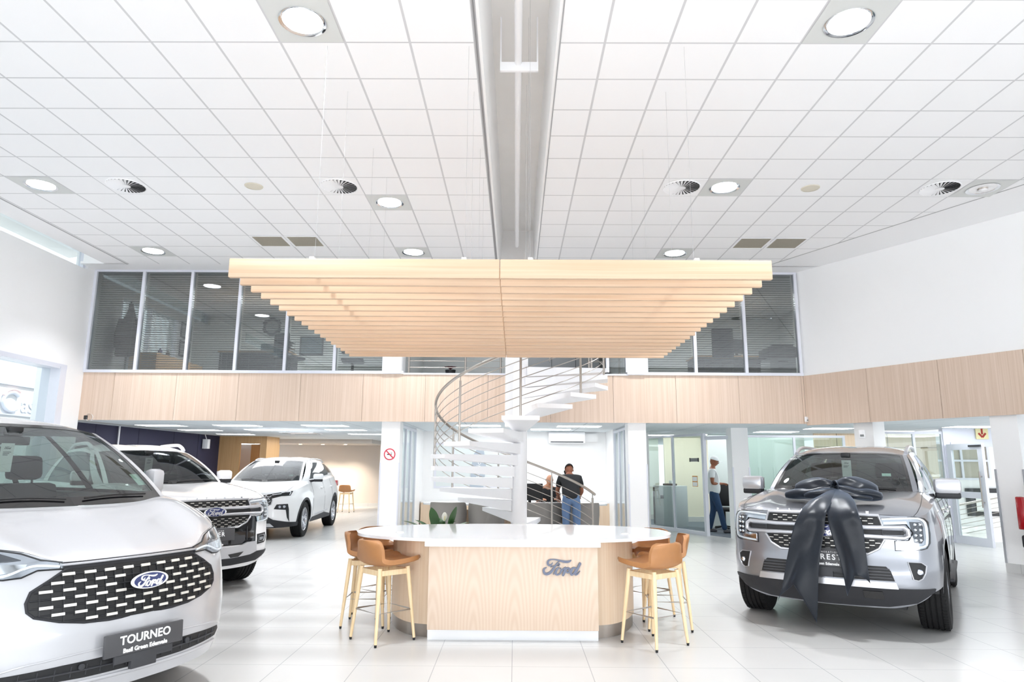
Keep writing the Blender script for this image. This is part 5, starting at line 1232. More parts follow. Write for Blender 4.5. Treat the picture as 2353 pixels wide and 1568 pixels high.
# ---- rear corner of another white pickup, just inside the right edge
th = math.radians(112); ct, st_ = math.cos(th), math.sin(th); lx, ly = .93, 5.36
pose2 = (7.13-(ct*lx-st_*ly), 9.95-(st_*lx+ct*ly), 112)
KIDS.clear()
def kids(o): return [x for x in bpy.data.objects if x.parent is o]
def dup_fast(root, loc, rz, label, group=None, skip=()):
    tree = {}
    for x in bpy.data.objects:
        if x.parent: tree.setdefault(x.parent.name, []).append(x)
    r = root.copy(); COL.objects.link(r); r.location = loc; r.rotation_euler = (0, 0, rz); r['label'] = label
    if group: r['group'] = group
    def rec(a, b):
        for ch in tree.get(a.name, []):
            if ch.name.split('.')[0] in skip: continue
            c = ch.copy(); COL.objects.link(c); c.parent = b; rec(ch, c)
    rec(root, r); return r
dup_fast(ra.t, (pose2[0], pose2[1], 0), th, 'rear corner of a white pickup with a red tail lamp beyond the exit column', None, ('show_plate', 'price_tag', 'hood_lettering', 'plate_bracket'))
# ---------------------------------------------------------------- satin bow lying on the silver SUV
M['satin_dark'] = pbr('dark_satin', '0f141c', .34, 0, 0, spec=.3, bump=(7, .09, .03))
M['satin_dark'].node_tree.nodes['Principled BSDF'].inputs['Sheen Weight'].default_value = .35; M['satin_dark'].node_tree.nodes['Principled BSDF'].inputs['Sheen Tint'].default_value = (.55, .68, .9, 1)
bow = thing('gift_bow', 'huge dark satin bow with two hanging tails on the silver SUV', 'bow', (ev.t.location.x, ev.t.location.y, 0), ev.t.rotation_euler[2])
def lobe(name, x0, x1, y, z0, z1, ry, rz, ph, droop=0.):
    mb = MB()
    def f(u, v):
        a = 2*PI*v; s = u; r = (math.sin(PI*min(1, .06+s*.90))**.36)*(1-.15*s**3) if s < .999 else .05
        wr = 1+.10*math.sin(3*a+5*s+ph)*(1-s*.5)+.05*math.sin(7*a-7*s+ph*2)*(1-s)+.03*math.sin(2*a+13*s)
        x = x0+(x1-x0)*s; return (x, y+ry*r*wr*math.cos(a), z0+(z1-z0)*s-droop*s*s+rz*r*wr*math.sin(a))
    mb.grid(f, 40, 44); return mb.build(name, 'satin_dark', bow, fixn=True, ang=80)
lobe('loop', .085, -.30, .50, 1.325, 1.335, .12, .085, .3, .03); lobe('loop', .085, -.40, .46, 1.30, 1.235, .11, .065, 1.7); lobe('loop', .085, -.20, .38, 1.285, 1.235, .09, .045, 2.9)
lobe('loop', .095, .46, .50, 1.33, 1.325, .13, .098, .9, .03); lobe('loop', .095, .50, .44, 1.30, 1.245, .12, .07, 2.3); lobe('loop', .095, .42, .36, 1.275, 1.225, .07, .035, .2)
MB().grid(lambda u, v: (.09+.034*(1+.12*math.sin(14*PI*v))*math.cos(2*PI*u), .46+.10*(1+.06*math.sin(20*PI*v))*math.sin(PI*(v-.5)), 1.315+.07*math.cos(PI*(v-.5))*math.sin(2*PI*u)*.0+.075*math.sin(2*PI*u)), 28, 18).build('knot', 'satin_dark', bow, fixn=True, ang=80)
def tail(name, le, ri, ext, ph, amp=.016):
    A, B = crom(le, 8), crom(ri, 8)
    mb = MB()
    def at(P, u): f = u*(len(P)-1); i = min(int(f), len(P)-2); return [P[i][k]+(P[i+1][k]-P[i][k])*(f-i) for k in range(3)]
    def f(u, v):
        a, b = at(A, u), at(B, u); p = [x+(y-x)*v for x, y in zip(a, b)]; e = ext(v)*smt((u-.72)/.28)
        hang = smt((u-.22)/.2)
        p[1] += -(amp*.7*math.sin(5.5*v+2.6*u+ph)+amp*.25*math.sin(11*v-5*u)+amp*.45*math.sin(4*u*PI+4*v))*(.35+.65*hang)*1.3-.018*math.sin(PI*v); p[2] += -e+(1-hang)*.02*math.sin(PI*v); return tuple(p)
    mb.grid(f, 70, 26); return mb.build(name, 'satin_dark', bow, ang=80, solid=.003)
tail('tail', [(.03, .42, 1.29), (-.02, .18, 1.245), (-.10, .03, 1.185), (-.158, -.10, 1.088), (-.217, -.12, .946), (-.278, -.12, .724), (-.344, -.125, .483), (-.395, -.13, .36)],
     [(.15, .42, 1.29), (.14, .18, 1.25), (.11, .03, 1.19), (.075, -.10, 1.098), (.053, -.12, .961), (.019, -.12, .804), (-.03, -.125, .627), (-.07, -.13, .44)], lambda v: (.03 if v < .02 else 0)+(.0+.10*max(0, 1-v/.45)**1 if v < .45 else .36*((v-.45)/.55)**1.2)-.05, .4)
tail('tail', [(.05, .42, 1.29), (.07, .18, 1.245), (.075, .03, 1.19), (.081, -.10, 1.098), (.097, -.12, .963), (.144, -.12, .755), (.18, -.125, .606), (.2, -.13, .52)],
     [(.17, .42, 1.29), (.25, .20, 1.25), (.31, .03, 1.19), (.342, -.10, 1.109), (.371, -.12, .978), (.378, -.12, .809), (.386, -.125, .64), (.392, -.13, .58)], lambda v: (.16*max(0, 1-v/.42) if v < .42 else .10*((v-.42)/.58)**2)-.03, 2.1)
# ---------------------------------------------------------------- low ceiling: light panels and fittings
def panel(x, y, lb, w=.9, d=.5):
    t = thing('ceiling_panel_light', lb, 'light', (x, y, LZ), 0, 'lit panels in the low ceiling')
    MB().box(-w/2-.02, w/2+.02, -d/2-.02, d/2+.02, -.006, .0).build('frame', 'white', t, smooth=False); MB().box(-w/2, w/2, -d/2, d/2, -.010, -.006).build('diffuser', 'panel_lamp', t, smooth=False)
for x, y, lb in ((-7.8, 15.0, 'lit panel in the low ceiling nearest the navy wall'), (-7.85, 17.0, 'second lit panel along the navy wall'), (-7.9, 19.3, 'furthest lit panel along the navy wall'),
                 (-6.05, 14.85, 'front lit panel above the bonnet of the white crossover'), (-6.1, 16.7, 'lit panel right above the white crossover'), (-4.1, 14.7, 'front lit panel between the crossover and the meeting room column'),
                 (-4.1, 16.5, 'middle lit panel between the crossover and the meeting room column'), (-4.1, 18.8, 'rear lit panel between the crossover and the meeting room column'),
                 (-.77, 14.35, 'lit panel in the meeting room behind the spiral stair'), (.81, 15.75, 'lit panel in the meeting room in front of the air conditioner'), (1.34, 14.45, 'lit panel in the meeting room nearest its right column'),
                 (3.75, 18.4, 'lit panel inside the glass office with the grey safe'), (5.4, 17.9, 'lit panel inside the office over the standing man'), (6.2, 16.3, 'lit panel over the aqua office behind the silver car'), (6.75, 14.75, 'lit panel beside the column with the sensor'),
                 (9.2, 13.8, 'lit panel over the exit doorway'), (9.7, 12.9, 'lit panel beside the exit column'), (8.6, 15.8, 'lit panel in front of the oak panelled wall'), (10.6, 10.8, 'lit panel over the far pickup by the exit')):
    panel(x, y, lb)
t = thing('cassette_vent', 'square cassette air conditioner in the low ceiling behind the crossover', 'air conditioner', (-5.7, 18.2, LZ)); MB().box(-.45, .45, -.45, .45, -.02, 0).build('plate', 'white', t, smooth=False)
MB().box(-.3, .3, -.42, -.38, -.023, -.02).box(-.3, .3, .38, .42, -.023, -.02).box(-.42, -.38, -.3, .3, -.023, -.02).box(.38, .42, -.3, .3, -.023, -.02).build('slot', 'vent_dark', t, smooth=False)
for x, y, lb in ((-7.6, 24.2, 'first small warm spotlight above the beige wall'), (-6.8, 24.2, 'second small warm spotlight above the beige wall'), (-6.0, 24.2, 'third small warm spotlight above the beige wall'), (-8.0, 21.2, 'small warm spotlight over the oak portal')):
    t = thing('spotlight', lb, 'light', (x, y, 2.2 if y > 23 else 2.12), 0, 'small warm spotlights at the end of the hall'); MB().lathe([(.06, -.006), (.045, -.004), (.0005, -.003)], 16).build('lens', pbr('warm_lens', 'ffffff', .5, emit='ffd7a0', es=14), t)
    l = bpy.data.lights.new('spot_beam', 'SPOT'); l.energy = 150 if y > 23 else 16; l.color = (1, .86, .7); l.spot_size = 1.5; l.spot_blend = .8; l.shadow_soft_size = .04
    o = bpy.data.objects.new('spot_beam', l); COL.objects.link(o); o.parent = t; o.location = (0, 0, -.02); o.rotation_euler = (.45 if y > 23 else .2, 0, 0)
# ---------------------------------------------------------------- small fittings
t = thing('security_camera', 'small white security camera at the left end of the oak band', 'camera', (-8.28, YB-.02, 2.385)); MB().lathe([(.0005, -.10), (.06, -.095), (.07, -.05), (.07, 0)], 20, T=Matrix.Rotation(-PI/2, 4, 'X') @ Matrix.Rotation(PI, 4, 'X')).build('housing', 'white', t, fixn=True); MB().box(-.04, .03, -.105, -.08, -.05, .03, .008).build('lens_cover', 'gloss_black', t)
def wee(name, x, y, z, lb, cat='sensor', w=.035, h=.05, rz=0.):
    t = thing(name, lb, cat, (x, y, z), rz); MB().box(-w, w, -.045, 0, -h, h, .012).build('housing', 'white', t); MB().box(-w*.6, w*.6, -.048, -.044, -h*.6, -h*.1).build('lens', 'liner', t, smooth=False); return t
wee('motion_sensor', -8.6, YB, 2.36, 'tiny white motion sensor left of the security camera')
wee('motion_sensor', XR-.02, YB-.01, 2.42, 'tiny white motion sensor where the two oak bands meet', rz=.5)
p = rw(1.05, .14, 2.12); wee('motion_sensor', p.x-.08, p.y-.10, 2.1, 'small white sensor on the column behind the silver car', w=.05, h=.075, rz=-.55)
p = MB()
t = thing('wall_speaker', 'small white speaker hanging near the end of the navy wall', 'speaker', (XS+.1, 19.7, 2.08)); MB().box(-.08, .08, -.08, .08, -.15, .12, .01).build('cabinet', 'white', t); MB().tube([(0, 0, .12), (-.05, 0, .25)], .012, 8).build('bracket', 'white', t)
t = thing('wall_pipe', 'thin white pipe bracket on the navy wall above the pickup', 'pipe', (XS+.05, 15.4, 2.0)); MB().tube([(0, 0, -.3), (0, 0, .33)], .02, 8).build('pipe', 'white', t)
t = thing('no_smoking_sign', 'round red no smoking sign on the column left of the meeting room', 'sign', (-2.425, YB+.058, 1.71))
o = MB().lathe([(.115, 0), (.115, .003), (.0005, .003)], 32, T=Matrix.Rotation(PI/2, 4, 'X')).build('disc', 'wall', t)
MB().lathe([(.112, .004), (.112, .006), (.092, .006), (.092, .004)], 32, T=Matrix.Rotation(PI/2, 4, 'X')).obox((-.068, -.006, .068), (.068, -.006, -.068), .004, .02).build('prohibition_ring', pbr('sign_red', 'd02a45', .5), t, smooth=False)
MB().box(-.05, .02, -.0045, -.0035, -.012, .006).box(.025, .04, -.0045, -.0035, -.012, .006).box(.02, .045, -.0045, -.0035, .02, .03).build('cigarette_symbol', 'dgrey', t, smooth=False)
def arrow_sign(x, z, back, fg, lb, nm):
    t = thing(nm, lb, 'sign', (x, 14.53, z)); MB().box(-.13, .13, -.012, 0, -.13, .13).build('board', back, t, smooth=False)
    MB().box(-.02, .02, -.015, -.012, -.03, .10).obox((0, -.0135, -.09), (-.075, -.0135, -.005), .003, .04).obox((0, -.0135, -.09), (.075, -.0135, -.005), .003, .04).build('arrow', fg, t, smooth=False)
M['sign_green'] = pbr('sign_green', '2f7d5f', .5); M['sign_cream'] = pbr('sign_cream', 'e9dfae', .5); M['sign_red2'] = pbr('sign_dark_red', 'a52f22', .5)
arrow_sign(9.87, 2.245, 'sign_cream', 'sign_red2', 'cream sign with a red down arrow left of the exit column', 'direction_sign')
arrow_sign(10.62, 2.245, 'sign_green', 'wall', 'green exit sign with a white down arrow at the right edge', 'exit_sign')
arrow_sign(10.90, 2.245, 'sign_green', 'wall', 'second green exit sign, cut off by the right edge', 'exit_sign')
# open exit door leaf
t = thing('exit_door', 'white framed glass exit door standing open', 'door', (9.1, 14.5, 0), -1.42)
MB().box(0, .11, -.03, .03, 0, 2.0).box(.78, .9, -.03, .03, 0, 2.0).box(.11, .78, -.03, .03, 0, .16).box(.11, .78, -.03, .03, 1.88, 2.0).box(.11, .78, -.03, .03, .92, 1.04).build('frame', 'alu', t, smooth=False)
MB().box(.11, .78, -.004, .004, .16, .92).box(.11, .78, -.004, .004, 1.04, 1.88).build('pane', 'glass', t, smooth=False)
MB().tube([(.83, -.08, .75), (.83, -.08, 1.45)], .014, 10).tube([(.83, -.03, .85), (.83, -.08, .85)], .01, 8).tube([(.83, -.03, 1.35), (.83, -.08, 1.35)], .01, 8).build('pull_handle', 'steel', t)
MB().box(.6, .9, -.06, -.03, 1.93, 1.97).build('door_closer', 'dgrey', t, smooth=False)
t = thing('framed_notice', 'black framed notice on the wall outside the exit door', 'picture', (12.55, 18.58, .62)); MB().box(-.55, .55, -.02, .0, -.36, .36).build('frame', 'gloss_black', t, smooth=False); MB().box(-.3, .3, -.025, -.02, -.24, .24).build('paper', 'paper', t, smooth=False)
t = thing('ramp_railing', 'sloping steel cable railing outside the exit door', 'railing', (11.2, 16.6, 0))
MB().tube([(-1.2, 0, .55), (2.0, 0, 1.15)], .028, 10).build('handrail', 'steel', t)
for k in range(6): MB().tube([(-1.2, 0, -.14+.11*k+.02), (2.0, 0, .46+.11*k+.02)], .007, 6).build('cable', 'steel', t)
MB().tube([(1.9, 0, 0), (1.9, 0, 1.1)], .02, 8).build('post', 'steel', t)
# outside, beyond the shop window: pale building with a shop sign
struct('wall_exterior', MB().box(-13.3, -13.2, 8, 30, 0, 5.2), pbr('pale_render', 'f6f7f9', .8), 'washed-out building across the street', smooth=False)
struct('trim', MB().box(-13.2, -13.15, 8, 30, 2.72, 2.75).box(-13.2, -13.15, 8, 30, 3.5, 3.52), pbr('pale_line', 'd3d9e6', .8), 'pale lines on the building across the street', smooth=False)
t = thing('shop_sign', 'shop sign lettering with glare in its pale colours, seen through the left window', 'sign', (-13.18, 18.1, 3.07))
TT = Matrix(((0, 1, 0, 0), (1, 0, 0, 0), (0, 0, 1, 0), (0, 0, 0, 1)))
v, f = text_mesh('ash', .62, .01, 1.0, .008); MB().add(put(v, Matrix(((0, -1, 0, 0), (1, 0, 0, .35), (0, 0, 1, -.04), (0, 0, 0, 1)))), f).build('letters', pbr('glare_blue', 'e4e9f5', .7), t, smooth=False)  # letter colours paled to stand in for daylight glare
MB().tube([(.02, -.45+.30*math.cos(a), .0+.24*math.sin(a)) for a in [.75+4.75*k/20 for k in range(21)]], .045, 8).build('letter', pbr('glare_blue2', 'e2e7f2', .7), t)
MB().tube([(.03, -.42+.36*math.cos(a), .06+.26*math.sin(a)) for a in [.9+1.9*k/12 for k in range(13)]], .03, 8).build('red_swoosh', pbr('glare_red', 'f7dad8', .7), t)
# ---------------------------------------------------------------- meeting room
t = thing('wall_cabinet', 'low oak cabinet along the back wall of the meeting room', 'cabinet', (0, 16.78, 0)); MB().box(-2.25, 2.25, -.2, .2, 0, .63).build('body', 'oak_v', t, smooth=False); MB().box(-2.25, 2.25, -.21, .2, .63, .655).build('top', 'white', t, smooth=False)
t = thing('air_conditioner', 'white split air conditioner high on the meeting room wall', 'air conditioner', (1.26, 16.98, 2.19)); MB().box(-.45, .45, -.22, 0, -.14, .14, .03).build('housing', 'white', t); MB().box(-.4, .4, -.225, -.2, -.12, -.095).build('louvre', 'dgrey', t, smooth=False); MB().box(.45, .78, -.06, 0, -.1, .1).build('pipe_trunking', 'wall', t, smooth=False)
t = thing('meeting_table', 'long white topped table with oak base in the meeting room', 'table', (0, 14.45, 0)); MB().prism(oval(1.9, .52, 0, 0, 64, 3.2), .715, .745).build('tabletop', 'stone', t); MB().box(-1.45, -1.2, -.25, .25, 0, .715).build('pedestal', 'oak_v', t, smooth=False); MB().box(1.2, 1.45, -.25, .25, 0, .715).build('pedestal', 'oak_v', t, smooth=False); MB().box(-1.2, 1.2, .1, .14, .12, .6).build('modesty_panel', 'oak_v', t, smooth=False)
M['tub'] = pbr('taupe_upholstery', '8b8783', .85, noise=(120, .08, (1, 1, 1)))
def tub(label):
    t = thing('tub_chair', label, 'chair', (0, 0, 0), 0, 'taupe tub chairs at the meeting table')
    mb = MB()
    def sh(u, v, r):
        a = -PI*.08-PI*.84*u-PI*0; a = PI+PI*.0+PI*u; h = .42+.38*math.sin(PI*u)**.45; z = .14+(h-.0)*v
        k = (.30+.035*v)*(1 if not r else .80); return (k*1.08*math.cos(a), k*math.sin(a)+.05, z if z < .8 else .8)
    nu, nv = 28, 10; mb.grid(lambda u, v: sh(u, v, False), nu, nv); n = len(mb.v); mb.grid(lambda u, v: sh(u, v, True), nu, nv); K = nv+1
    for i in range(nu): mb.f.append((i*K+nv, (i+1)*K+nv, n+(i+1)*K+nv, n+i*K+nv)); mb.mi.append(0)
    for j in range(nv): mb.f += [(j, j+1, n+j+1, n+j), (nu*K+j, nu*K+j+1, n+nu*K+j+1, n+nu*K+j)]; mb.mi += [0, 0]
    o = mb.build('backrest', 'tub', t, fixn=True, ang=70); b = o.modifiers.new('soft', 'BEVEL'); b.width = .02; b.segments = 3
    MB().prism(oval(.30, .30, 0, .05, 32, 2.6), .30, .45).build('seat', 'tub', t); MB().prism(oval(.2, .2, 0, .05, 24), .0, .14).build('base', 'black', t)
    return t
tb = tub('taupe tub chair behind the peace lily'); tb.location = (-1.31, 13.66, 0)
for x, lb in ((-.56, 'taupe tub chair behind the lowest stair treads'), (.57, 'taupe tub chair left of the man in jeans'), (1.30, 'taupe tub chair right of the man in jeans')): dup(tb, (x, 13.70, 0), 0, lb)
t = thing('computer_monitor', 'black monitor seen from behind on the meeting table', 'monitor', (.30, 14.35, .745)); MB().box(-.27, .27, -.02, .02, .06, .40, .008).build('screen', 'black', t); MB().box(-.03, .03, 0, .03, 0, .2).box(-.1, .1, -.06, .1, 0, .012).build('stand', 'black', t)
for x, y, lb in ((1.5, 14.15, 'papers at the right end of the meeting table'), (-1.25, 14.2, 'papers at the left end of the meeting table'), (.72, 14.12, 'papers in front of the seated bald man')):
    t = thing('paper_stack', lb, 'papers', (x, y, .745), .2); MB().box(-.15, .15, -.1, .1, 0, .012).box(-.1, .2, -.07, .12, .012, .018).build('sheets', 'paper', t, smooth=False)
t = thing('desk_phone', 'black desk phone beside the monitor on the meeting table', 'phone', (-.30, 14.22, .745), .3); MB().box(-.1, .1, -.09, .09, 0, .04, .01).box(-.1, -.05, -.1, .1, .04, .075, .01).build('phone_body', 'black', t)
# window display behind: pale banner and shapes
t = thing('window_banner', 'grey feather banner behind the meeting room window', 'banner', (-1.0, 16.97, .98)); MB().prism([(-.12, 0), (.22, 0), (.28, .5), (.22, .9), (.1, 1.0), (-.05, .75)], 0, .006, T=Matrix(((1, 0, 0, 0), (0, 0, -1, 0), (0, 1, 0, 0), (0, 0, 0, 1)))).build('cloth', pbr('banner_grey', 'aeb8c4', .8), t, smooth=False)
v, f = text_mesh('service', .15, .002, 1.1); MB().add(put(v, Matrix.Translation((.09, -.010, .45)) @ Matrix.Rotation(-PI/2+.12, 4, 'Y')), f).build('banner_lettering', 'wall', t, smooth=False)
struct('window_10', MB().box(-1.95, -.15, 16.988, 16.995, 1.0, 2.0), pbr('bright_yard', 'dfe6e6', .5), 'bright yard seen through the meeting room window', smooth=False)
# peace lily behind the counter
t = thing('peace_lily', 'potted peace lily with one white flower behind the counter', 'plant', (-.92, 8.35, 0))
MB().lathe([(.0005, 0), (.15, 0), (.19, .5), (.175, .5), (.165, .46), (.0005, .46)], 28).build('pot', 'white', t)
M['leaf'] = pbr('glossy_leaf', '2c5527', .35, noise=(14, .25, (1, 1, 1))); rnd = random.Random(3)
def leaf(mb, base, az, L, W_, rise, curl):
    d = Vector((math.cos(az), math.sin(az), 0)); s = Vector((-math.sin(az), math.cos(az), 0)); n = 10; vs = []
    for i in range(n+1):
        f = i/n; c = base+d*(L*f)+Vector((0, 0, rise*f-curl*f*f)); w = W_*math.sin(PI*min(1, f*.96+.03))**.8
        vs += [c-s*w+Vector((0, 0, w*.35)), c, c+s*w+Vector((0, 0, w*.35))]
    mb.add(vs, [(i*3+k, i*3+k+1, i*3+k+4, i*3+k+3) for i in range(n) for k in range(2)])
mb = MB()
for k in range(16): leaf(mb, Vector((rnd.uniform(-.05, .05), rnd.uniform(-.05, .05), .58)), 2*PI*k/16+rnd.uniform(-.2, .2), rnd.uniform(.2, .36), rnd.uniform(.045, .07), rnd.uniform(.28, .5), rnd.uniform(.12, .3))
leaf(mb, Vector((-.06, -.05, .68)), PI*1.02, .36, .05, .30, .12); leaf(mb, Vector((.12, -.04, .68)), -.5, .12, .07, .40, .05); leaf(mb, Vector((.0, -.04, .68)), 2.4, .12, .075, .38, .05)
mb.build('leaves', 'leaf', t)
MB().tube([(0, 0, .46), (.05, -.04, .78), (.085, -.07, .86)], .006, 6).build('flower_stem', 'leaf', t)
MB().grid(lambda u, v: (.085+(.008+.028*math.sin(PI*min(1, u*1.0))**.8)*math.sin((v-.5)*2.6), -.07+.02*(1-math.cos((v-.5)*2.6))-.02*u, .855+.11*u), 12, 10).build('flower', pbr('lily_white', 'f6f4ea', .5), t); MB().tube([(.085, -.075, .87), (.088, -.08, .92)], .007, 8).build('spadix', 'sign_cream', t)
# ---------------------------------------------------------------- glass office on the right
t = thing('steel_cabinet', 'grey steel cabinet behind the angled glass office front', 'cabinet', (4.0, 17.95, 0), -1.0); MB().box(-.33, .33, -.28, .28, 0, 1.02, .008).build('body', pbr('steel_grey', 'b6bcbf', .5), t); MB().box(-.33, -.27, -.285, -.28, .05, .97).box(-.06, .04, -.29, -.28, .70, .78).build('lock_plate', 'dgrey', t, smooth=False)
t = thing('desk_tray', 'dark tray with cards on the grey steel cabinet', 'tray', (4.0, 17.95, 1.022), -1.0); MB().box(-.16, .16, -.1, .1, 0, .05, .01).build('tray', pbr('brown_tray', '4a3730', .6), t); MB().box(.02, .12, -.05, .05, .05, .13).build('cards', 'paper', t, smooth=False)
t = thing('glass_sticker', 'orange edged notice stuck on the office glass', 'sign', (4.13, 15.84, 1.18), math.atan2(15.56-18.15, 4.28-3.05)); MB().box(-.09, .09, -.03, -.026, -.12, .12).build('board', pbr('orange_edge', 'd8902f', .6), t, smooth=False); MB().box(-.08, .08, -.032, -.03, .0, .1).box(-.08, .08, -.032, -.03, -.11, -.02).build('paper', 'paper', t, smooth=False)
t = thing('door_plate', 'small grey name plate on the office glass', 'sign', (4.13, 15.84, 1.66), math.atan2(15.56-18.15, 4.28-3.05)); MB().box(-.14, .14, -.03, -.026, -.04, .04).build('board', 'liner', t, smooth=False); MB().box(-.16, -.13, -.033, -.026, -.045, .045).box(.13, .16, -.033, -.026, -.045, .045).build('end_cap', 'black', t, smooth=False)
t = thing('office_desk', 'pale desk just inside the office doorway', 'desk', (5.5, 16.4, 0)); MB().box(-.35, .6, -.4, .3, .70, .73).build('desktop', 'white', t, smooth=False); MB().box(-.3, -.26, -.38, .38, 0, .70).box(.55, .59, -.38, .38, 0, .70).build('leg', 'oak_v', t, smooth=False)
t = thing('office_chair', 'black mesh office chair behind the standing man', 'chair', (5.12, 17.1, 0), -.3); MB().box(-.24, .24, -.24, .24, .44, .52, .03).build('seat', 'black', t); MB().box(-.22, .22, .2, .26, .55, 1.08, .03).build('backrest', 'black', t); MB().tube([(0, 0, .08), (0, 0, .44)], .03, 10).build('post', 'black', t)
mb = MB()
for k in range(5): mb.obox((0, 0, .09), (.28*math.cos(2*PI*k/5), .28*math.sin(2*PI*k/5), .05), .04, .03)
mb.build('base', 'black', t, smooth=False)
t = thing('desk_papers', 'papers on the desk inside the office doorway', 'papers', (5.3, 16.4, .73), .2); MB().box(-.12, .12, -.16, .16, 0, .015).build('sheets', 'paper', t, smooth=False)
t = thing('notice_board', 'white notice board with pockets at the far end of the hall', 'notice board', (-4.75, 25.5, 0)) if False else None
t = thing('notice_board', 'wall frames and notices at the far end of the hall', 'notice board', (-4.9, 26.58, 1.5)); MB().box(-.42, .6, -.02, 0, -.55, .62).build('board', 'paper', t, smooth=False)
for x, z in ((-.32, .38), (-.32, -.02), (.05, .38), (.05, -.02), (.38, .3)): MB().box(x-.12, x+.14, -.03, -.02, z-.14, z+.16).build('frame', 'steel', t, smooth=False); MB().box(x-.1, x+.12, -.034, -.03, z-.12, z+.14).build('sheet', 'glass_dark', t, smooth=False) if False else None
# floor sockets etc. left out: nothing of them shows
# ---------------------------------------------------------------- people
M['skin'] = pbr('skin', 'b98466', .55); M['skin_tan'] = pbr('tanned_skin', '9c6248', .55)
M['denim'] = pbr('blue_denim', '2c4668', .85, noise=(40, .25, (1, 1, .3))); M['denim_lt'] = pbr('light_denim', '5c7699', .85, noise=(40, .25, (1, 1, .3)))
M['black_shirt'] = pbr('black_cotton', '1e1f23', .85); M['white_shirt'] = pbr('white_cotton', 'eceef0', .8); M['shoe'] = pbr('grey_trainers', '55565c', .7); M['hair'] = pbr('grey_stubble', '6a6058', .9)
def skin_mesh(name, joints, edges, mat, parent, sub=2, root=0):
    keys = list(joints); me = bpy.data.meshes.new(name); me.from_pydata([joints[k][0] for k in keys], [(keys.index(a), keys.index(b)) for a, b in edges], [])
    o = bpy.data.objects.new(name, me); COL.objects.link(o); o.modifiers.new('s', 'SKIN'); q = o.modifiers.new('d', 'SUBSURF'); q.levels = sub; q.render_levels = sub
    for i, k in enumerate(keys):
        r = joints[k][1]; r = r if isinstance(r, tuple) else (r, r); me.skin_vertices[0].data[i].radius = r
        me.skin_vertices[0].data[i].use_root = i == root
    dg = bpy.context.evaluated_depsgraph_get(); m2 = bpy.data.meshes.new_from_object(o.evaluated_get(dg)); bpy.data.objects.remove(o)
    m2.materials.clear(); m2.materials.append(M[mat]); m2.polygons.foreach_set('use_smooth', [True]*len(m2.polygons)); m2.name = name
    r = bpy.data.objects.new(name, m2); COL.objects.link(r); r.parent = parent; return r
